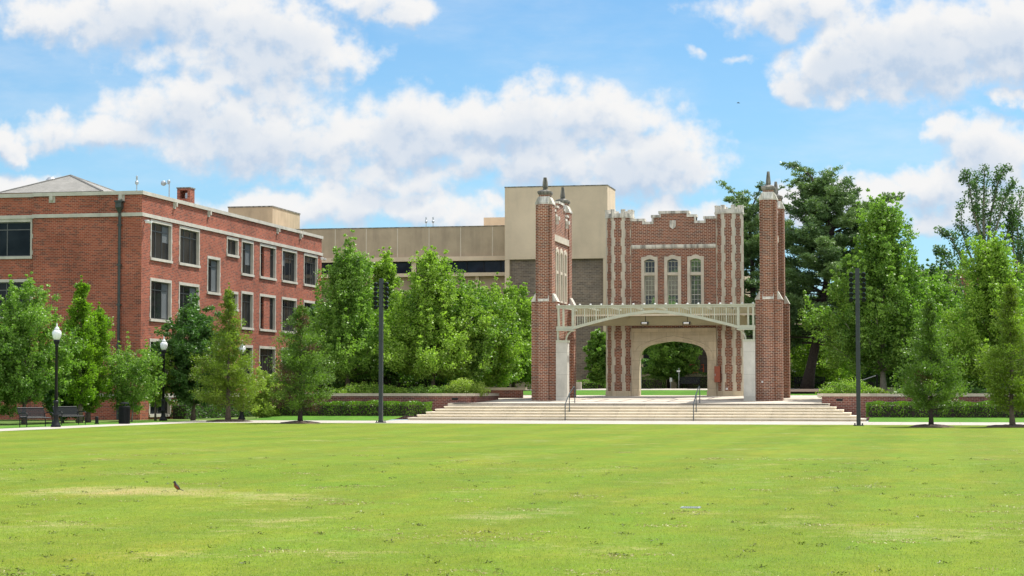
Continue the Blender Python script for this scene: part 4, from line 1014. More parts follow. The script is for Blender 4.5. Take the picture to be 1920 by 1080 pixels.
# ------------------------------------------------------------------ birds
def robin(p, s):
    t = thing('bird', 'small dark bird with a rusty breast standing on the lawn', 'bird', p)
    m_ = MB(); X, Y, Z = p
    # faces left: body rings from tail root to head, in the x-z plane
    ringz = [(.068, .036, .008), (.045, .046, .026), (.015, .070, .040), (-.012, .098, .042), (-.030, .128, .034), (-.036, .150, .024), (-.042, .166, .027), (-.048, .180, .022), (-.052, .192, .010)]
    n = 12; rr = []
    for k, (x, z, r) in enumerate(ringz):
        a = ringz[max(k-1, 0)]; b = ringz[min(k+1, len(ringz)-1)]; d = Vector((b[0]-a[0], 0, b[1]-a[1])).normalized(); nrm = Vector((-d.z, 0, d.x))
        rr.append([Vector((X+x*s, Y, Z+z*s))+(nrm*math.cos(q)+Vector((0, 1, 0))*math.sin(q)*.9)*r*s for q in [2*math.pi*j/n for j in range(n)]])
    for k in range(len(rr)-1):
        for j in range(n):
            m_.cur = 1 if (k in (2, 3, 4) and j in (4, 5, 6, 7, 3, 8) and False) else 0
            c_ = (rr[k][j]+rr[k+1][(j+1) % n])/2
            m_.cur = 1 if (k in (1, 2, 3, 4) and c_.x < X+(ringz[k][0]-.004)*s) else 0
            m_.face([rr[k][j], rr[k][(j+1) % n], rr[k+1][(j+1) % n], rr[k+1][j]])
    m_.cur = 0; m_.face(rr[0]); m_.face(rr[-1])
    m_.prism([(X+.055*s, Y-.012*s, Z+.05*s), (X+.055*s, Y+.012*s, Z+.05*s), (X+.055*s, Y+.01*s, Z+.038*s), (X+.055*s, Y-.01*s, Z+.038*s)], [(X+.135*s, Y-.016*s, Z+.010*s), (X+.135*s, Y+.016*s, Z+.010*s), (X+.135*s, Y+.014*s, Z+.004*s), (X+.135*s, Y-.014*s, Z+.004*s)])
    m_.build('body', [M_feather, M_breast], t, True)
    m_ = MB().tube([(X-.066*s, Y, Z+.170*s), (X-.088*s, Y, Z+.166*s)], [.007*s, .001*s], 6); m_.build('beak', M_beak, t)
    for q in (-1, 1): MB().tube([(X+.005*s, Y+q*.014*s, Z+.04*s), (X+.012*s, Y+q*.014*s, Z+.02*s), (X+.002*s, Y+q*.014*s, Z-.004*s), (X-.015*s, Y+q*.014*s, Z-.004*s)], .003*s, 5).build('leg', M_beak, t)
M_feather = plain('dark_plumage', (.022, .020, .016), .7); M_breast = plain('rusty_breast', (.22, .055, .015), .8); M_beak = plain('dark_beak', (.06, .045, .02), .6)
p = on_g(331.5, 924); robin((p[0], p[1], lz(p[0], p[1])+.006), .88)
p = on_y(1384.5, 193, 150); t = thing('flying_bird', 'tiny dark bird flying in the blue sky', 'bird', p)
m_ = MB().tube([(p[0]-.12, 150, p[2]), (p[0]-.06, 150, p[2]+.01), (p[0]+.04, 150, p[2]), (p[0]+.13, 150, p[2]-.01)], [.01, .035, .03, .01], 8)
for s in (-1, 1): m_.prism([(p[0]-.05, 150, p[2]), (p[0]+.03, 150, p[2]), (p[0]+.03, 150, p[2]+.01), (p[0]-.05, 150, p[2]+.01)], [(p[0]+.02, 150+s*.2, p[2]+.03), (p[0]+.05, 150+s*.2, p[2]+.03), (p[0]+.05, 150+s*.2, p[2]+.035), (p[0]+.02, 150+s*.2, p[2]+.035)])
m_.build('body', M_feather, t)

#@@VEG
# ------------------------------------------------------------------ vegetation
def leaf_mesh(name, mat, C, Dv, Nv, L, Wd, tint, parent=None, shape='rhomb'):
    off = chain(parent) if parent is not None else np.zeros(3)
    C = np.asarray(C, float)-off; n = len(C)
    Dv = Dv/np.maximum(np.linalg.norm(Dv, axis=1, keepdims=True), 1e-6)
    Sv = np.cross(Dv, Nv); Sv /= np.maximum(np.linalg.norm(Sv, axis=1, keepdims=True), 1e-6)
    L = np.broadcast_to(np.asarray(L, float).reshape(-1, 1), (n, 1)); Wd = np.broadcast_to(np.asarray(Wd, float).reshape(-1, 1), (n, 1))
    V = np.empty((n, 4, 3))
    V[:, 0] = C-Dv*L*.5; V[:, 1] = C+Sv*Wd*.5+Dv*L*.05; V[:, 2] = C+Dv*L*.5; V[:, 3] = C-Sv*Wd*.5+Dv*L*.05
    me = bpy.data.meshes.new(name)
    me.vertices.add(4*n); me.vertices.foreach_set('co', V.reshape(-1))
    me.loops.add(4*n); me.loops.foreach_set('vertex_index', np.arange(4*n, dtype=np.int32))
    me.polygons.add(n); me.polygons.foreach_set('loop_start', np.arange(0, 4*n, 4, dtype=np.int32))
    me.update(calc_edges=True)
    a = me.attributes.new('tint', 'FLOAT', 'FACE'); a.data.foreach_set('value', np.broadcast_to(np.asarray(tint, np.float32), (n,)).astype(np.float32))
    me.materials.append(mat)
    o = bpy.data.objects.new(name, me); col.objects.link(o)
    if parent is not None: o.parent = parent
    return o
def unit(v): return v/np.maximum(np.linalg.norm(v, axis=-1, keepdims=True), 1e-6)
class Crown:
    def __init__(s, seed): s.g = np.random.default_rng(seed); s.C = []; s.D = []; s.N = []; s.L = []; s.W = []; s.T = []
    def clump(s, c, r, n, L, W_, out=None, up=.55, droop=.15, flat=.8, tint=None):
        g = s.g; n = int(n)
        q = unit(g.normal(size=(n, 3)))*(g.random((n, 1))**.45)*1.35; q[:, 2] *= flat
        C = np.asarray(c)+q*r
        base = q.copy() if out is None else q*.6+np.asarray(out)
        D = unit(base+g.normal(size=(n, 3))*.55); D[:, 2] -= droop
        N = g.normal(size=(n, 3))*.42+q*.75; N[:, 2] += up*.8
        k = g.uniform(.65, 1.2, n)
        s.C.append(C); s.D.append(D); s.N.append(unit(N)); s.L.append(L*k); s.W.append(W_*k)
        t = g.random() if tint is None else tint
        s.T.append(np.clip(t+.25*q[:, 2]*0+g.normal(size=n)*.06, 0, 1))
    def mesh(s, name, mat, parent): 
        return leaf_mesh(name, mat, np.concatenate(s.C), np.concatenate(s.D), np.concatenate(s.N), np.concatenate(s.L), np.concatenate(s.W), np.concatenate(s.T), parent)
PROF = {'oval': ([0, .15, .4, .7, .88, 1], [.6, .9, 1, .75, .45, .12]), 'pyr': ([0, .1, .28, .5, .75, 1], [.75, 1, .98, .6, .28, .05]),
        'round': ([0, .2, .5, .8, 1], [.7, .95, 1, .8, .35]), 'vase': ([0, .3, .6, .85, 1], [.35, .75, 1, .95, .5])}
TREEG = 'campus trees'
def tree(label, mat, base, H, Rc, seed, cb=.22, prof='oval', nb=26, leaf=.15, dens=1.0, bark=None, tr=None, lean=(0, 0), name='tree', cat='tree', spiky=.5, lump=.25, group=None, multi=1, clr=None):
    g = np.random.default_rng(seed); bx, by, bz = base; bark = bark or M_bark; tr = tr or H*.016
    t = thing(name, label, cat, (bx, by, bz), group)
    px, py = PROF[prof]; cr = Crown(seed+5); m_ = MB(); zc = H*cb
    def axis(z): f = z/H; return np.array([bx+lean[0]*f**1.4, by+lean[1]*f**1.4, bz+z])
    for mtr in range(multi):
        oa = g.uniform(0, 6.28); orr = (.22 if multi > 1 else 0)
        zs = np.linspace(-.05, H*.9, 9)
        pts = [axis(max(z, 0))+np.array([math.cos(oa)*orr*(1+z*.35), math.sin(oa)*orr*(1+z*.35), min(z, 0)])+g.normal(size=3)*[.02, .02, 0]*(z > 0)*H*.12 for z in zs]
        rad = [tr*(1.45 if k == 0 else 1-.92*(z/(H*.9))**.9)/(1.0 if multi == 1 else 1.5) for k, z in enumerate(zs)]
        m_.tube(pts, rad, 8)
    lob = g.random(17)
    crad = clr or min(.36, Rc*.14)
    for i in range(nb):
        f = (i+.5)/nb; az = i*2.39996+g.uniform(-.4, .4); zt = zc+(H*.95-zc)*f**.85
        Rr = Rc*float(np.interp(f, px, py))*(g.uniform(1-lump*1.3, 1.0) if g.random() < .72 else g.uniform(1.02, 1.28))*(.86+.28*lob[int(az*2.1+f*7) % 17])
        zs_ = max(zc*.75, zt-Rr*g.uniform(.5, .95)-.2); st_ = axis(zs_)
        dirh = np.array([math.cos(az), math.sin(az), 0]); end = axis(zt)+dirh*Rr
        mid = st_*.5+end*.5+dirh*Rr*.12-np.array([0, 0, Rr*.1])
        P_ = [(1-u)**2*st_+2*u*(1-u)*mid+u*u*end for u in np.linspace(0, 1, 6)]
        r0 = max(tr*.5*(1-f*.75), .018); m_.tube(P_, [r0*(1-.8*u) for u in np.linspace(0, 1, 6)], 5, cap=False)
        k = max(3, int(Rr/crad*1.15)); tb_ = g.random()
        for u in np.linspace(.32, 1, k):
            p = (1-u)**2*st_+2*u*(1-u)*mid+u*u*end
            for j in range(3 if u > .5 else 1):
                cr.clump(p+g.normal(size=3)*crad*[1.15, 1.15, .7]*(.5+u), crad*g.uniform(.7, 1.25), 60*dens, leaf, leaf*.72, out=dirh*.35+np.array([0, 0, .1]), tint=np.clip(tb_*.6+g.random()*.4, 0, 1))
        # upright shoots at the branch end
        nsh = g.poisson(2.2*spiky)+(spiky > .4)
        for j in range(nsh):
            q = end+g.normal(size=3)*crad*.9; h = crad*g.uniform(1.8, 4.2); tt = np.clip(.6+g.random()*.4, 0, 1)
            for u in np.linspace(0, 1, 4): cr.clump(q+np.array([dirh[0]*.25*h*u, dirh[1]*.25*h*u, h*u]), crad*(.66-.40*u), 20*dens, leaf, leaf*.7, out=np.array([0, 0, .5]), tint=tt)
    # inner fill
    for i in range(int(nb*1.4)):
        f = g.random()**1.2; az = g.uniform(0, 6.28); rr = Rc*float(np.interp(f, px, py))*math.sqrt(g.random())*.75
        cr.clump(axis(zc+(H*.9-zc)*f)+np.array([math.cos(az)*rr, math.sin(az)*rr, 0]), crad*1.15, 34*dens, leaf*1.1, leaf*.8)
    for u in np.linspace(.84, 1.0, 5): cr.clump(axis(H*u), crad*(1.1-u*.75), 28*dens, leaf, leaf*.7, out=np.array([0, 0, .5]), tint=.7)
    m_.build('trunk', bark, t, True); cr.mesh('crown', mat, t)
    return t
def conifer(label, mat, base, H, Rc, seed, cb=.14, nb=80, leaf=.13, dens=1.0, brown=0.0, bark=None, lean=(0, 0), name='conifer', prof=((0, .1, .25, .45, .7, .88, 1), (.8, 1, .9, .58, .3, .16, .05)), up=.35, group=None, sparse=.12, wl=.042):
    g = np.random.default_rng(seed); bx, by, bz = base
    t = thing(name, label, 'tree', base, group); cr = Crown(seed+3); br = Crown(seed+4); m_ = MB(); tr = H*.017
    def axis(z): f = z/H; return np.array([bx+lean[0]*f, by+lean[1]*f, bz+z])
    zs = np.linspace(-.03, H*.97, 10); m_.tube([axis(z)+g.normal(size=3)*[.015, .015, 0] for z in zs], [tr*(1.5 if k == 0 else 1.02-z/H) for k, z in enumerate(zs)], 8)
    lumpy = g.random(12)
    for i in range(nb):
        f = ((i+.5)/nb)**1.05; az = i*2.39996+g.uniform(-.5, .5); zst = H*cb+(H*.96-H*cb)*f
        if g.random() < sparse*.4: continue
        Rr = Rc*float(np.interp(f, *prof))*g.uniform(.5, 1.18)*(.8+.35*lumpy[int(az/ (2*math.pi)*12+f*20) % 12])
        dirh = np.array([math.cos(az), math.sin(az), 0]); end = axis(zst)+dirh*Rr+np.array([0, 0, Rr*up*g.uniform(.5, 1.4)])
        st_ = axis(zst); mid = (st_+end)/2-np.array([0, 0, Rr*.06])
        m_.tube([st_, mid, end], [max(.008, tr*.22*(1-f*.6)), .009, .005], 4, cap=False)
        tb_ = g.random(); isb = g.random() < brown
        k = max(2, int(Rr/.2)); 
        for u in np.linspace(.3, 1, k):
            if g.random() < sparse*1.1: continue
            p = (1-u)**2*st_+2*u*(1-u)*mid+u*u*end
            rr = .12+.19*u*min(1, Rr); tgt = br if (isb and g.random() < .75) else cr
            tgt.clump(p+g.normal(size=3)*[.1, .1, .06], rr, 46*dens, leaf, wl*1.25, out=dirh*.55+np.array([0, 0, .35]), up=.6, droop=-.1, flat=.75, tint=np.clip(tb_*.5+u*.2+g.random()*.3, 0, 1))
        for j in range(2):   # small side tufts
            u = g.uniform(.5, .95); p = st_+(end-st_)*u+np.cross(dirh, [0, 0, 1])*g.uniform(-.35, .35)*Rr*.8
            (br if isb else cr).clump(p, .16, 20*dens, leaf, wl, out=dirh*.4+np.array([0, 0, .4]), tint=g.random())
    for u in np.linspace(.82, 1.02, 8): cr.clump(axis(H*u), .12*(1.3-u), 18*dens, leaf, wl, out=np.array([0, 0, .9]), tint=.7)
    m_.build('trunk', bark or M_bark, t, True); cr.mesh('foliage', mat, t)
    if br.C: br.mesh('brown_foliage', L_brown, t)
    return t
def gp(u, v, Y): p = on_y(u, v, Y); return (p[0], Y, p[2])
def pt(u, Y, z=0.0): return (on_y(u, 740, Y)[0], Y, z)
def Hh(u, v, Y, z): return on_y(u, v, Y)[2]-z
def mpx(Y): return Y*1.045/FPX
PZ = zc-.10
def T(label, mat, u, vtop, Y, wpx, seed, z=0, **k): b = pt(u, Y, z); return tree(label, mat, b, Hh(u, vtop+9, Y, z), wpx/2*mpx(Y), seed, **k)
def CF(label, mat, u, vtop, Y, wpx, seed, z=0, **k): b = pt(u, Y, z); return conifer(label, mat, b, Hh(u, vtop, Y, z), wpx/2*mpx(Y), seed, **k)

# left cluster by the benches
T('leafy green tree behind the left bench', L_maple, 46, 527, 96.5, 150, 11, cb=.2, nb=34, leaf=.13, dens=1.15, prof='oval', lump=.35)
T('green tree cut off by the left edge', L_maple, -12, 600, 95, 110, 12, cb=.12, nb=24, leaf=.13, prof='round')
conifer('bright feathery tree with two pointed tops beside the brick wall', L_feather, pt(150, 100), Hh(150, 524, 100, 0), 1.15, 13, cb=.1, nb=95, leaf=.17, dens=1.4, up=.9, lean=(-.0, 0), prof=((0, .2, .5, .75, .9, 1), (.7, .95, .8, .4, .2, .06)), name='cypress_tree', wl=.06)
conifer('leaning bright feathery tree nearest the bare brick wall', L_feather, pt(166, 101.5), Hh(178, 572, 101, 0), 1.1, 14, cb=.08, nb=80, leaf=.17, dens=1.4, up=.9, lean=(.55, 0), prof=((0, .2, .5, .75, .9, 1), (.5, .9, .95, .6, .3, .06)), name='cypress_tree', wl=.06)
T('low green tree behind the right bench', L_dark, 118, 640, 102, 95, 15, cb=.1, nb=24, leaf=.13, prof='round')
T('small multi stemmed tree behind the trash bin', L_maple, 240, 642, 103, 100, 16, cb=.2, nb=24, leaf=.11, dens=.75, prof='vase', multi=4, tr=.05, lump=.35, bark=M_barkp)
T('small green tree beside the second lamp post', L_mapleY, 292, 640, 108, 70, 17, cb=.25, nb=18, leaf=.12, dens=.7, prof='vase', tr=.06)
T('dark green tree against the brick facade', L_dark, 362, 553, 109.5, 115, 18, cb=.17, nb=36, leaf=.15, dens=1.3, prof='oval', spiky=.35)
CF('olive green young conifer in a mulch ring, left of the middle', L_cyp, 428, 537, 105, 146, 19, cb=.08, nb=100, dens=1.25)
CF('green conifer with brown patches in front of the hedge', L_cypb, 563, 566, 100, 138, 20, cb=.11, nb=100, dens=1.15, brown=.15, prof=((0, .08, .2, .5, .75, .9, 1), (.8, 1, .97, .68, .42, .2, .06)), bark=M_barkd, sparse=.2)
for i, (u, v, Y, wp, lab, mt, n_) in enumerate(((498, 688, 113.6, 80, 'yellow green bush between the two left conifers', L_yel, 8), (540, 712, 116.5, 70, 'round green bush behind the hedge beside the left conifer', L_maple, 8))):
    T(lab, mt, u, v, Y, wp, 60+i, z=.2, cb=.02, nb=18, prof='round', multi=3, tr=.03, spiky=.2, name='bush', cat='bush', leaf=.12)
# row behind the left planter
T('tall bright maple with two crowns behind the left planter wall', L_maple, 652, 462, 121, 150, 21, z=PZ, cb=.18, nb=48, leaf=.15, dens=1.25, prof='pyr', spiky=1.0)
T('slender maple top behind the left floodlight pole', L_mapleY, 722, 470, 125, 100, 22, z=1.4, cb=.15, nb=36, leaf=.15, dens=1.0, prof='pyr', spiky=1.1)
T('broad bright maple in the middle of the left row', L_mapleY, 812, 480, 121, 170, 23, z=PZ, cb=.2, nb=50, leaf=.15, dens=1.25, prof='pyr', spiky=1.0)
T('bright maple right of the broad one in the left row', L_maple, 868, 528, 123, 120, 24, z=PZ, cb=.22, nb=36, leaf=.15, dens=1.1, prof='oval', spiky=.9)
T('yellow green tree near the lamp post left of the gate', L_mapleY, 915, 535, 133, 110, 25, z=tz(133), cb=.12, nb=36, leaf=.16, prof='oval', spiky=.9)
T('bright green tree just behind the lamp post left of the gate', L_mapleY, 962, 532, 146, 100, 26, z=tz(146), cb=.1, nb=36, leaf=.17, prof='oval', spiky=.8)
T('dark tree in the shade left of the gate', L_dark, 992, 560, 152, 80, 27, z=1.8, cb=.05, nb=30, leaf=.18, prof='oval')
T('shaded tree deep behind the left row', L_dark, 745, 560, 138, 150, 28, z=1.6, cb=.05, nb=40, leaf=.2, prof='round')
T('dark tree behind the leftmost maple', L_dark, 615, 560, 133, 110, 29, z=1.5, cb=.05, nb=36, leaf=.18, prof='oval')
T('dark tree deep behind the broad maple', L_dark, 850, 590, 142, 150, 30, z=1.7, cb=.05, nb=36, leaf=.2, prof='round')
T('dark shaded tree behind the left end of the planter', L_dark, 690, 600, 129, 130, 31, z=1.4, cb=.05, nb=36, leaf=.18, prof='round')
# through the gate
T('narrow tree seen between the left pier and left turret', L_maple, 1124, 608, 152, 48, 32, z=1.85, cb=.16, nb=28, leaf=.16, prof='oval', spiky=.2)
T('round green tree framed by the stone arch', L_maple, 1254, 548, 154, 80, 33, z=1.9, cb=.13, nb=46, leaf=.15, dens=1.5, prof='round', spiky=.2, lump=.12, bark=M_barkd)
T('green tree seen through the right gate window', L_mapleY, 1312, 470, 160, 50, 34, z=1.9, cb=.55, nb=30, leaf=.2, prof='oval')
# right side
T('tall full maple behind the right floodlight pole', L_maple, 1657, 368, 124, 178, 41, z=PZ, cb=.17, nb=64, leaf=.16, dens=1.35, prof='pyr', spiky=1.1, lump=.3, bark=M_barkp)
T('bright maple between the two right conifers', L_mapleY, 1862, 452, 122, 165, 42, z=PZ, cb=.16, nb=50, leaf=.16, dens=1.2, prof='pyr', spiky=1.0, lump=.3)
T('tree behind the green conifer on the right', L_maple, 1752, 520, 133, 130, 43, z=1.4, cb=.12, nb=40, leaf=.17, prof='oval', spiky=.9)
T('dark tree between the maples on the right', L_dark, 1800, 560, 138, 120, 44, z=1.5, cb=.05, nb=40, leaf=.19, prof='round')
T('light green small tree right of the pine trunk', L_mapleY, 1544, 615, 157, 110, 45, z=1.9, cb=.25, nb=28, leaf=.17, dens=.8, prof='round', spiky=.4, bark=M_barkp)
T('green tree at the right edge beyond the maples', L_maple, 1935, 520, 134, 110, 46, z=1.5, cb=.1, nb=36, leaf=.17, prof='oval')
T('green tree low behind the right maple trunk', L_dark, 1700, 600, 146, 120, 47, z=1.7, cb=.06, nb=34, leaf=.2, prof='round')
T('sparse shrubby tree in front of the far brick building', L_poplar, 1742, 478, 150, 80, 48, z=1.8, cb=.3, nb=22, leaf=.2, dens=.6, prof='vase', spiky=1.0)
for i, u in enumerate((1470, 1535, 1610, 1690, 1770, 1850, 1930)):
    T(('round', 'low', 'broad', 'dense', 'dull', 'dark', 'edge')[i]+' far green tree %s' % ('behind the hedge beside the pine', 'right behind the huge pine trunk', 'beyond the right floodlight pole', 'far behind the right maple trunk', 'far behind the dark green conifer', 'far behind the bright right maple', 'far behind the edge conifer')[i], L_dark, u, 610-(i % 3)*14, 178+(i % 2)*6, 130, 130+i, z=2.0, cb=.02, nb=30, leaf=.26, prof='round', spiky=.2, dens=.8, clr=.6, group='far trees beyond the right lawn')
# poplars
def poplar(label, u, vtop, Y, seed, limbs, z=1.9):
    b = pt(u, Y, z); t = thing('poplar_tree', label, 'tree', b, 'sparse tall poplars'); g = np.random.default_rng(seed)
    cr = Crown(seed); m_ = MB()
    for li, (pts, w0) in enumerate(limbs):
        P_ = [np.array(gp(a, c, Y+dy)) for (a, c, dy) in pts]
        if li == 0: P_[0] = np.array([P_[0][0], Y, z-.05])
        n = len(P_); m_.tube(P_, [w0*(1-.85*k/(n-1)) for k in range(n)], 7)
        for k in range(n-1):
            if li == 0 and k == 0: continue
            for s in np.arange(0, 1, .16):
                p = P_[k]*(1-s)+P_[k+1]*s; fr = (k+s)/(n-1)
                if fr < .22: continue
                for j in range(3):
                    a = g.uniform(0, 6.28); r = .65*g.uniform(.1, 1)*(1.15-fr*.6); tip = p+np.array([math.cos(a)*r, math.sin(a)*r, r*.9])
                    m_.tube([p, tip], [.015, .006], 3, cap=False)
                    if g.random() < .82: cr.clump(tip, .30, 24, .17, .15, up=.3, flat=.9)
    m_.build('trunk', M_barkp, t, True); cr.mesh('crown', L_poplar, t); return t
poplar('tall sparse poplar against the cloud on the right', 1847, 308, 158, 51,
  [([(1847, 730, 0), (1847, 560, 0), (1846, 480, 0), (1844, 400, 0), (1846, 315, 0)], .26), ([(1846, 520, 0), (1858, 400, .6), (1872, 340, .8), (1886, 318, 1)], .13), ([(1846, 470, 0), (1826, 400, -.6), (1817, 350, -1), (1812, 325, -1)], .11),
   ([(1846, 540, 0), (1815, 470, .9), (1803, 430, 1.2), (1802, 385, 1.4)], .1), ([(1847, 560, 0), (1810, 500, -1), (1785, 450, -1.2), (1764, 434, -1.4)], .1), ([(1847, 600, 0), (1800, 530, 1), (1772, 485, 1), (1756, 470, 1)], .09),
   ([(1846, 500, 0), (1868, 430, -1), (1880, 380, -1.2), (1897, 345, -1.4)], .1), ([(1846, 560, 0), (1880, 470, 1), (1893, 420, 1), (1898, 372, 1.2)], .1), ([(1847, 500, 0), (1836, 440, 1.5), (1832, 390, 1.6), (1830, 330, 1.6)], .1)])
poplar('poplar leaning in from the right edge', 1925, 350, 160, 52,
  [([(1912, 730, 0), (1915, 600, 0), (1924, 480, 0), (1940, 350, 0)], .24), ([(1918, 560, 0), (1910, 480, .6), (1908, 420, .8), (1914, 360, 1)], .11), ([(1920, 540, 0), (1900, 470, -.6), (1898, 430, -1), (1900, 400, -1)], .1), ([(1916, 600, 0), (1945, 500, .9), (1960, 430, 1.2)], .1), ([(1916, 620, 0), (1905, 540, .9), (1912, 500, 1.2), (1918, 450, 1.2)], .1)])
# pines
def pine(label, base_uv, Y, seed, trunk, limbs, z, tr, pads=9):
    b = pt(base_uv, Y, z); t = thing('pine_tree', label, 'tree', b, 'large dark pines'); g = np.random.default_rng(seed)
    cr = Crown(seed); m_ = MB()
    TP = [np.array(gp(a, c, Y)) for a, c in trunk]; TP[0] = np.array([TP[0][0], Y, z-.05]); n = len(TP)
    m_.tube(TP, [tr*(1.35 if k == 0 else 1-.88*k/(n-1)) for k in range(n)], 10)
    def pad(c, r, tone):
        k = int(120*(r/.6)**2)
        for _ in range(3):
            cr.clump(np.asarray(c)+g.normal(size=3)*[r*.4, r*.4, r*.1], r*.62, k/2.4, .28, .085, up=.5, droop=-.25, flat=.58, tint=np.clip(tone+g.normal()*.12, 0, 1))
    def limb(P_, w0, rr=.6, start=.25, padn=None):
        P_ = [np.array(p) for p in P_]; m_.tube(P_, [w0*(1-.85*k/(len(P_)-1)) for k in range(len(P_))], 6, cap=False)
        Ls = sum(np.linalg.norm(P_[k+1]-P_[k]) for k in range(len(P_)-1)); q = max(4, int(Ls/.36)); tone = g.random()
        for u in np.linspace(start, 1, q):
            f = u*(len(P_)-1); k = min(int(f), len(P_)-2); p = P_[k]*(1-(f-k))+P_[k+1]*(f-k)
            side = g.uniform(-1, 1)*rr*1.1*(1.2-u*.6)
            pad(p+np.array([side*.5, side, g.uniform(.0, .3)]), rr*g.uniform(.55, 1.0)*(1.05-.35*u), tone)
            if g.random() < .6: pad(p+np.array([-side*.4, -side*.8, g.uniform(-.1, .2)]), rr*.6, tone)
    for (pts, w0, rr) in limbs: limb([gp(a, c, Y+dy) for (a, c, dy) in pts], w0, rr)
    zmin = z+(TP[-1][2]-z)*.20
    for i in range(pads*7):
        f = i/(pads*7); zz = zmin+(TP[-1][2]-zmin)*f*.93; k = 0
        while k < n-2 and TP[k+1][2] < zz: k += 1
        s = (zz-TP[k][2])/max(1e-3, TP[k+1][2]-TP[k][2]); p0 = TP[k]*(1-s)+TP[k+1]*s
        az = i*2.39996+g.uniform(-.5, .5); Lb = (6.3*(1-f**1.8)+1.2)*g.uniform(.6, 1.05); d = np.array([math.cos(az), math.sin(az), 0])
        limb([p0, p0+d*Lb*.5+np.array([0, 0, .1]), p0+d*Lb+np.array([0, 0, .5+.6*f])], .09*(1-f*.5), .72, .3)
    m_.build('trunk', M_barkd, t, True); cr.mesh('foliage', L_pine, t); return t
pine('huge dark pine with a thick leaning trunk right of the gate', 1513, 150, 71,
  [(1513, 733), (1520, 690), (1533, 630), (1546, 560), (1556, 480), (1560, 430), (1548, 385), (1528, 345), (1512, 320)],
  [([(1540, 375, 0), (1520, 330, .3), (1495, 312, .3), (1470, 312, .4)], .1, .5), ([(1530, 350, 0), (1505, 335, .8), (1487, 350, 1), (1478, 356, 1)], .06, .32), ([(1556, 430, 0), (1600, 392, 1), (1650, 380, 1), (1688, 367, 1)], .13, .62),
   ([(1556, 440, 0), (1620, 410, -1), (1665, 400, -1.5)], .12, .75), ([(1556, 460, 0), (1600, 450, -2), (1650, 450, -2)], .12, .8), ([(1554, 440, 0), (1500, 405, 1), (1462, 385, 1)], .12, .6), ([(1552, 480, 0), (1500, 450, -2), (1465, 440, -2)], .12, .8),
   ([(1548, 520, 0), (1600, 500, -2), (1640, 500, -2)], .12, .8), ([(1545, 550, 0), (1490, 520, -2), (1450, 520, -2)], .12, .85), ([(1540, 580, 0), (1600, 570, -2), (1640, 580, -2)], .12, .8), ([(1535, 600, 0), (1490, 600, -2), (1462, 610, -2)], .12, .8),
   ([(1545, 560, 0), (1500, 575, 2), (1455, 580, 2)], .12, .85), ([(1548, 400, 0), (1570, 370, 0), (1580, 360, .3)], .08, .5)],
  1.85, .42, 13)
pine('second dark pine rising behind the right turret', 1415, 160, 72,
  [(1415, 730), (1414, 650), (1412, 560), (1410, 480), (1405, 420), (1398, 370)],
  [([(1402, 400, 0), (1375, 362, .5), (1352, 344, 1)], .08, .4), ([(1402, 420, 0), (1380, 375, -1), (1362, 378, -1)], .08, .5), ([(1405, 400, 0), (1425, 355, 1), (1432, 350, 1)], .08, .5), ([(1408, 470, 0), (1440, 430, 1), (1475, 420, 1)], .1, .7),
   ([(1408, 400, 0), (1436, 372, .5), (1480, 344, .5)], .06, .35), ([(1410, 560, 0), (1440, 560, -1), (1480, 565, -1)], .1, .8)],
  1.9, .36, 9)
# right conifers
CF('dark green conifer in a mulch ring right of the right floodlight pole', L_cypb, 1745, 556, 95.7, 138, 81, cb=.13, nb=100, dens=1.15, brown=.04, bark=M_barkd)
CF('olive conifer in a mulch ring near the right edge', L_cyp, 1897, 524, 96.4, 140, 82, cb=.1, nb=100, dens=1.2)
for (u, v, Y, r, lab) in ((430, 788, 105, 1.35, 'raised mulch ring under the olive conifer left of the middle'), (563, 794, 100, 1.15, 'flat mulch ring under the brown patched conifer'), (1745, 800, 95.7, 1.1, 'mulch ring under the dark green conifer on the right'), (1897, 800, 96.4, 1.4, 'mulch ring under the conifer near the right edge')):
    p = pt(u, Y); g = np.random.default_rng(int(u)); m_ = MB(); n = 28; rings = []
    for k, (f, h) in enumerate(((1.0, .0), (.85, .06), (.55, .13), (.25, .17), (.02, .16))):
        rings.append([(p[0]+r*f*math.cos(2*math.pi*j/n)*g.uniform(.8, 1.15), p[1]+r*f*math.sin(2*math.pi*j/n)*g.uniform(.8, 1.15), (-.01 if k == 0 else .01)+h*.6*g.uniform(.7, 1.4)) for j in range(n)])
    for a, b in zip(rings, rings[1:]):
        for j in range(n): m_.face([a[j], a[(j+1) % n], b[(j+1) % n], b[j]])
    m_.face(rings[-1]); tag(m_.build('mulch_ring', M_mulch, smooth=True), lab, 'mulch bed', 'mulch rings under the conifers')
# pine litter
p = pt(1513, 148.5, 0); m_ = MB(); m_.lathe((p[0]+.5, 141, tz(141)+.03), [(5.5, -.02), (5.2, .03), (3, .16), (.1, .2)], 28)
tag(m_.build('pine_litter', M_mulch, smooth=True), 'brown litter bed under the huge pine', 'mulch bed')

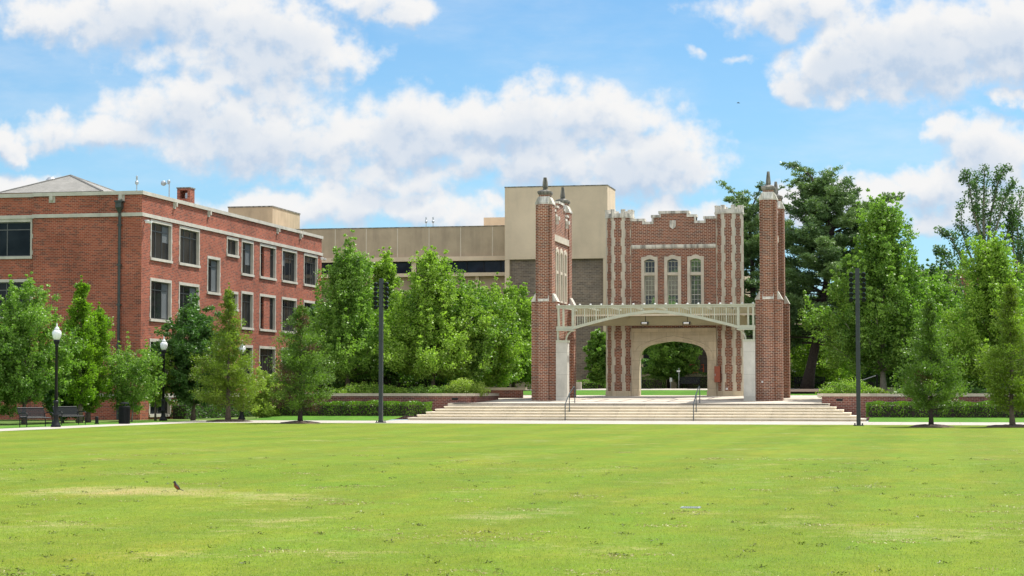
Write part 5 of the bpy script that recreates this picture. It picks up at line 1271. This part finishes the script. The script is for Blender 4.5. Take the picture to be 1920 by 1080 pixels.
# hedges and shrubs
def hedge(label, x0, x1, y0, y1, z0, h, mat, seed, leaf=.09, dens=260, name='hedge', cat='hedge', group=None, corem=None, rag=.08, sink=0):
    g = np.random.default_rng(seed); t = thing(name, label, cat, ((x0+x1)/2, (y0+y1)/2, z0), group)
    MB().box(x0+.12, x1-.12, y0+.14, y1-.12, z0-.02-sink, z0+h*.8).build('twig_core', corem or M_barkd, t)
    n = int(dens*(x1-x0)*(h+(y1-y0)))
    u = g.random(n); top = g.random(n) < (y1-y0)/(h+(y1-y0))
    X = x0+(x1-x0)*g.random(n); lum = .5+.5*np.sin(X*2.1+seed)*np.sin(X*.83+2*seed); lum2 = np.sin(X*5.3+seed)*.5+.5
    Yv = np.where(top, y0+(y1-y0)*g.random(n), y0+g.random(n)**2*.22-(lum2*.1)); Z = np.where(top, z0+h-g.random(n)**2*.2+(lum*rag+lum2*rag*.7), z0+h*g.random(n)**.85)
    C = np.stack([X, Yv, Z], 1); D = g.normal(size=(n, 3))*.7; D[:, 2] += .7; D[:, 1] -= .25; N = g.normal(size=(n, 3))*.6; N[:, 1] -= .5; N[:, 2] += .5
    tint = np.clip(.5*lum2+.5*g.random(n), 0, 1)
    # ends
    m = int(dens*(y1-y0)*h*2); e = g.integers(0, 2, m); Xe = np.where(e == 0, x0+g.random(m)**2*.15, x1-g.random(m)**2*.15); C2 = np.stack([Xe, y0+(y1-y0)*g.random(m), z0+h*g.random(m)], 1)
    D2 = g.normal(size=(m, 3)); N2 = g.normal(size=(m, 3)); 
    leaf_mesh('foliage', mat, np.concatenate([C, C2]), np.concatenate([D, D2]), unit(np.concatenate([N, N2])), leaf*g.uniform(.7, 1.3, n+m), leaf*.6, np.concatenate([tint, g.random(m)]), t)
    return t
hx0, hx1 = on_y(482, 760, 113.7)[0], on_y(802, 760, 113.7)[0]
hedge('long clipped hedge in front of the left planter wall', hx0, hx1, 113.5, 114.8, .25, .74, L_hedge, 91, leaf=.11, dens=330, rag=.09)
hx2 = on_y(1624, 760, 113.7)[0]
hedge('long clipped hedge in front of the right planter wall', hx2, 14, 113.5, 114.8, .25, .74, L_hedge, 92, leaf=.11, dens=300, rag=.09)
def shrub(label, u, v, Y, wpx, z, seed, mat, leaf=.1, n=26, h=None):
    b = pt(u, Y, z); Rr = wpx/2*mpx(Y); H_ = h or (on_y(u, v, Y)[2]-z); g = np.random.default_rng(seed)
    t = thing('shrub', label, 'shrub', b, 'shrubs in the planters'); cr = Crown(seed); m_ = MB()
    for i in range(7): a = i*.9; m_.tube([b, (b[0]+Rr*.6*math.cos(a), b[1]+Rr*.5*math.sin(a), b[2]+H_*.75)], [.02, .008], 4, cap=False)
    m_.build('stems', M_bark, t)
    for i in range(n):
        a = g.uniform(0, 6.28); r = math.sqrt(g.random()); zf = g.uniform(.1, 1)*math.sqrt(max(.05, 1-r*r*.85))
        cr.clump((b[0]+Rr*r*math.cos(a), b[1]+min(Rr, .6)*r*math.sin(a), b[2]+H_*zf), min(.28, H_*.4), 80, leaf, leaf*.6, up=.5)
    cr.mesh('foliage', mat, t); return t
for i, (u, v, Y, wp, lab, mt, n) in enumerate((
  (875, 713, 117.2, 75, 'pale yellow green mounded shrub at the right end of the left planter', L_yel, 60),
  (690, 721, 117.2, 110, 'low spreading green shrub in the left planter near the floodlight pole', L_mapleY, 36),
  (808, 724, 117.2, 90, 'low green shrub in the left planter under the broad maple', L_maple, 34),
  (745, 728, 117.2, 80, 'low bright ground shrub in the middle of the left planter', L_mapleY, 26),
  (850, 729, 117.2, 60, 'low yellowish shrub beside the pale mounded one', L_mapleY, 22),
  (655, 729, 117.2, 70, 'low light shrub at the left end of the planter', L_mapleY, 22),
  (1590, 717, 117.2, 95, 'broad olive green shrub at the left end of the right planter', L_mapleY, 46),
  (1632, 727, 118, 60, 'small olive shrub beside the right floodlight pole', L_cyp, 24),
  (1700, 731, 118, 60, 'low green shrub in the right planter near the maple trunk', L_maple, 20),
  (1800, 728, 118, 120, 'low dark shrub in the right planter between the conifers', L_dark, 34),
  (1900, 728, 118, 110, 'low dark shrub in the right planter behind the edge conifer', L_dark, 34))):
    shrub(lab, u, v, Y, wp, PZ-.02, 100+i, mt, n=int(n*1.6))
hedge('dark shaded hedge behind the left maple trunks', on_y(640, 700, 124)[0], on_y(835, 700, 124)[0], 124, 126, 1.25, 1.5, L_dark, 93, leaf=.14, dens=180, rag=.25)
hedge('small square brownish hedge right of the broad maple trunk', on_y(817, 715, 126)[0], on_y(842, 715, 126)[0], 126, 127, 1.2, 1.05, L_cypb, 94, leaf=.08, dens=300, rag=.05)
hedge('grey green hedge seen through the left half of the arch', on_y(1200, 720, 153)[0], on_y(1248, 720, 153)[0], 152.5, 153.6, 1.8, .95, L_cypb, 95, leaf=.1, dens=260, rag=.1)
hedge('grey green hedge seen through the right half of the arch', on_y(1268, 720, 154)[0], on_y(1345, 720, 154)[0], 154.2, 155.2, 1.8, 1.25, L_cypb, 96, leaf=.1, dens=240, rag=.15)
hedge('dark tall hedge along the low wall seen through the arch', on_y(1190, 700, 158)[0], on_y(1238, 700, 158)[0], 158.6, 160, 1.9, 2.1, L_dark, 196, leaf=.16, dens=150, rag=.3)
hedge('clipped hedge left of the huge pine trunk', on_y(1480, 700, 158)[0], on_y(1512, 700, 158)[0], 158, 159.5, 1.9, 1.6, L_maple, 97, leaf=.12, dens=200, rag=.12)
hedge('long hedge right of the huge pine trunk', on_y(1535, 700, 160)[0], on_y(1680, 700, 160)[0], 160, 161.5, 1.9, 1.9, L_dark, 98, leaf=.14, dens=170, rag=.3)
hedge('row of low plants below the stair ramp left of the left turret', on_y(1080, 720, 155)[0], on_y(1136, 720, 155)[0], 155, 155.8, 1.85, .55, L_maple, 99, leaf=.1, dens=260, rag=.15)
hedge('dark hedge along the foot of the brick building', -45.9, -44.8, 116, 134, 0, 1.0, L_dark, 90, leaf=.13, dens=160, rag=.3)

# ------------------------------------------------------------------ small things beyond the gate
hd = thing('stair_ramp', 'concrete stair ramp with a sloping parapet beyond the gate, left of the left turret', 'stairs', (on_y(1110, 720, 158)[0], 158, 1.85))
q = [on_y(u, v, 158) for u, v in ((1075, 733), (1078, 728), (1114, 700), (1150, 700), (1150, 706), (1117, 706), (1085, 733))]
MB().prism(q, [(x, y+.3, z) for x, y, z in q]).build('parapet', M_conc, hd)
x = on_y(1118, 715, 158.05)[0]; MB().box(x-.2, x+.2, 158.02, 158.4, 1.8, on_y(1118, 706, 158)[2]).build('post', M_conc, hd)
MB().box(on_y(1090, 720, 160)[0], on_y(1150, 720, 160)[0], 160, 160.3, 1.8, on_y(1110, 712, 160)[2]).build('rear_wall', M_brickD, hd)
lw = [on_y(1198, 700, 158), on_y(1345, 706, 158)]
tag(MB().box(lw[0][0], lw[1][0]+1, 158, 158.4, 1.85, on_y(1260, 701, 158)[2]).build('low_concrete_wall', M_conc), 'long low concrete wall behind the hedges in the arch', 'wall')
kb = [on_y(976, 715, 148), on_y(1082, 715, 148)]
tag(MB().box(kb[0][0]-2, on_y(1002, 715, 148)[0], 148, 148.4, 1.7, on_y(990, 712, 148)[2]).build('low_concrete_wall', M_terr), 'pale low concrete wall left of the left pier', 'wall')
tag(MB().box(on_y(1075, 715, 148)[0], on_y(1089, 715, 148)[0], 148, 148.4, 1.7, on_y(1080, 716, 148)[2]).build('low_concrete_wall', M_terr), 'short pale wall end right of the left stone post', 'wall')
def barrier(u, Y, lab, sc=1.0):
    p = on_y(u, 705, Y); t = thing('barrier_frame', lab, 'barrier', (p[0], Y, 2.0), 'orange machinery frames in the arch'); z = on_y(u, 705, Y)[2]; m_ = MB(); w_ = .65*sc; h_ = .95*sc
    for a in (-w_, -w_*.35, w_*.35, w_): m_.tube([(p[0]+a, Y, 1.95), (p[0]+a, Y, z+h_)], .04, 6)
    for b in (.3, .62, .95): m_.tube([(p[0]-w_, Y, z+b*h_), (p[0]+w_, Y, z+b*h_)], .035, 6)
    m_.build('frame', M_orange, t); MB().box(p[0]-w_*.9, p[0]-w_*.1, Y+.06, Y+.5, z+.1, z+.7*h_).build('engine_box', M_black, t); return t
barrier(1304, 160, 'orange metal frame right of the tree trunk in the arch'); barrier(1270, 161, 'orange metal frame partly behind the arch tree', .75)
for u, v, lab in ((1202, 690, 'thin pale steel pole at the left side of the arch opening'), (1273, 690, 'thin pale steel pole right of the arch tree trunk')):
    p = on_y(u, 722, 151.5); top = on_y(u, v, 151.5)[2]; t = thing('steel_pole', lab, 'pole', (p[0], 151.5, 1.84)); MB().tube([(p[0], 151.5, 1.83), (p[0], 151.5, top)], .035, 8).build('pole', M_galv, t)
    if u > 1250: MB().box(p[0]-.16, p[0]+.1, 151.44, 151.47, top-.3, top-.18).build('sign_plate', M_white, t)
for (u, Y, lab, L_) in ((1293, 151.6, 'dark slatted bench seen through the arch', 1.5), (1518, 151.8, 'dark bench behind the huge pine trunk', 2.2)):
    o = copy_tree(B); p = pt(u, Y); o.location = (p[0], Y, tz(151)+.0); o.rotation_euler = (0, 0, 0); o['label'] = lab; o.scale = (L_/1.55, 1, 1); o['group'] = 'black metal park benches'
p = pt(1341, 149, tz(149)); bw_ = thing('brick_stub', 'short brick wall stub at the right side of the arch opening', 'wall', p)
MB().box(p[0]-.3, p[0]+.6, 149, 149.4, 1.75, 2.45).build('brick_wall', M_brickP, bw_); MB().box(p[0]-.35, p[0]+.65, 148.95, 149.45, 2.45, 2.55).build('coping', M_cap, bw_)
p = pt(1257.5, 152.3, 1.88); t = thing('small_sign', 'small pink and white sign beside the arch tree trunk', 'sign', p); MB().box(p[0]-.02, p[0]+.02, 152.3, 152.33, 1.8, 2.4).build('stake', M_galv, t); z = on_y(1257, 712, 152.2)[2]; MB().box(p[0]-.07, p[0]+.12, 152.27, 152.3, z-.15, z+.15).build('plate', M_white, t)
# tan building and white fence beyond the pine
tbd = thing('tan_building', 'tan building part seen between the right pier and the pine trunk', 'building', pt(1480, 175, 1.9))
MB().box(on_y(1420, 650, 175)[0], on_y(1500, 650, 175)[0], 175, 182, 1.5, on_y(1480, 540, 175)[2]).build('wall', M_conc, tbd); MB().box(on_y(1489, 650, 174.9)[0], on_y(1491.5, 650, 174.9)[0], 174.9, 175, 1.5, on_y(1480, 540, 175)[2]).build('pilaster', M_concJ, tbd)
wf = thing('white_fence', 'white slatted fence beyond the clipped hedge', 'fence', pt(1490, 165, 1.9)); x0, x1 = on_y(1474, 690, 165)[0], on_y(1512, 690, 165)[0]; zt_ = on_y(1490, 684, 165)[2]
for k in range(6): x = x0+(x1-x0)*k/5; MB().box(x-.08, x+.08, 165, 165.12, 1.8, zt_).build('post', M_white, wf)
for z in (zt_-.15, zt_-.45, zt_-.75): MB().box(x0, x1, 165.12, 165.16, z-.06, z+.06).build('rail', M_white, wf)
# far right brick building
rbk = thing('far_brick_building', 'low red brick building with white roof edge far behind the right trees', 'building', pt(1820, 192, 2)); x0, x1 = on_y(1690, 520, 192)[0], on_y(2050, 520, 192)[0]; zt_ = on_y(1800, 505, 192)[2]
fr = FR('Y', 192.0); m_ = MB(); hs = []
for k in range(9):
    a = x0+1.2+k*(x1-x0-2)/9; hs.append((a, a+1.1, zt_-3.6, zt_-1.6)); hs.append((a, a+1.1, zt_-7.2, zt_-5.2))
fr.wall(m_, x0, x1, 1.5, zt_-.3, hs, .3); m_.box(x0, x1, 192.31, 200, 1.5, zt_-.35); m_.build('wall', M_brickL, rbk); MB().box(x0-.1, x1+.1, 191.85, 200, zt_-.3, zt_).build('roof_edge', M_white, rbk)
for h in hs:
    f_ = MB(); fr.box(f_, h[0], h[0]+.12, -.25, .05, h[2], h[3]); fr.box(f_, h[1]-.12, h[1], -.25, .05, h[2], h[3]); fr.box(f_, h[0]+.12, h[1]-.12, -.25, .05, h[3]-.12, h[3]); fr.box(f_, h[0]+.12, h[1]-.12, -.25, .05, h[2], h[2]+.12)
    fo = f_.build('window', M_trim, rbk); p_ = MB(); fr.box(p_, h[0]+.12, h[1]-.12, -.2, -.17, h[2]+.12, h[3]-.12); p_.build('pane', M_glass, fo)
# blocks and a grill on the back lawn, right
for i, (u0, u1, v0, v1, Y, lab) in enumerate(((1644, 1680, 726, 738, 134, 'pale stone block bench behind the right maple trunk'), (1662, 1680, 713, 716, 150, 'thin pale slab bench far behind the right maple'))):
    a, b = on_y(u0, v0, Y), on_y(u1, v1, Y); tag(MB().box(a[0], b[0], Y, Y+.5, tz(Y), a[2]).build('stone_bench', M_terr), lab, 'bench')
p = pt(1633, 140, tz(140)); t = thing('grill', 'black outdoor grill with a raised lid behind the right floodlight pole', 'grill', p); z = p[2]
MB().box(p[0]-.3, p[0]+.15, 140, 140.4, z, z+.75).build('body', M_black, t); MB().tube([(p[0]+.42, 140.1, z), (p[0]+.42, 140.1, z+1.25)], .07, 8).build('post', M_black, t); MB().tube([(p[0]-.6, 140.1, z+.85), (p[0]+.42, 140.1, z+1.2)], .03, 6).build('arm', M_galv, t); 

# scattered grass blades on the near lawn and along the path edges
g = np.random.default_rng(7)
def blades(name, n, fx_, h, w_, tint=None, mat=L_grassb):
    X, Y, Z = fx_(n); C = np.stack([X, Y, Z+h*.4], 1); D = g.normal(size=(n, 3))*.45; D[:, 2] = 1; N = g.normal(size=(n, 3))
    o = leaf_mesh(name, mat, C, D, unit(N), h*g.uniform(.6, 1.3, n), w_, g.random(n) if tint is None else tint)
    return o
def near(n):
    yc = 17+30*g.random(n)**1.3; u = g.uniform(-80, 2000, n); a = (u-960)/FPX; d = yc
    xr_ = a*d; X = xr_*math.cos(YAW)-d*math.sin(YAW); Y = xr_*math.sin(YAW)+d*math.cos(YAW)
    Z = .004+.018*np.sin(X*.35+1.3*np.sin(Y*.11))*np.sin(Y*.27+.8*np.sin(X*.2)); return X, Y, Z
o = blades('grass_blades', 130000, near, .022, .007); tag(o, 'short mown grass blades and dry clippings over the near lawn', 'grass', kind='stuff')
# dead clippings and small tufts lying on the near lawn
def clumps(n, per, sig, hh, far, seed, drift=True):
    g = np.random.default_rng(seed); yc = 17+far*g.random(n)**1.2; u = g.uniform(-60, 1980, n); a = (u-960)/FPX
    # gather into drifts
    for k in range(n):
        if drift and k % 6: j = k-(k % 6); yc[k] = yc[j]+g.normal()*.35; a[k] = a[j]+g.normal()*.35/yc[k]
    xr_ = a*yc; X = xr_*math.cos(YAW)-yc*math.sin(YAW); Y = xr_*math.sin(YAW)+yc*math.cos(YAW)
    X = np.repeat(X, per)+g.normal(size=n*per)*sig*1.6; Y = np.repeat(Y, per)+g.normal(size=n*per)*sig
    Z = .004+.018*np.sin(X*.35+1.3*np.sin(Y*.11))*np.sin(Y*.27+.8*np.sin(X*.2))+g.random(n*per)*hh
    D = g.normal(size=(n*per, 3)); D[:, 2] = np.abs(D[:, 2])*.5; N = g.normal(size=(n*per, 3))*.6; N[:, 2] += 1
    return np.stack([X, Y, Z], 1), D, unit(N), np.repeat(g.random(n), per)
L_straw = leafmat('straw_clippings', (.30, .27, .09), (.44, .40, .17), .25, (1, 1, .8)); L_tuft = leafmat('dark_tuft', (.06, .07, .012), (.14, .16, .03), .3)
C_, D_2, N_, t_ = clumps(420, 22, .06, .014, 42, 5); tag(leaf_mesh('straw_clippings', L_straw, C_, D_2, N_, .045, .011, t_), 'pale straw clippings lying in drifts on the near lawn', 'dry grass', kind='stuff')
C_, D_2, N_, t_ = clumps(230, 16, .028, .03, 34, 6, False); tag(leaf_mesh('grass_tufts', L_tuft, C_, D_2, N_, .045, .012, t_), 'small dark grass tufts scattered over the near lawn', 'grass', kind='stuff')
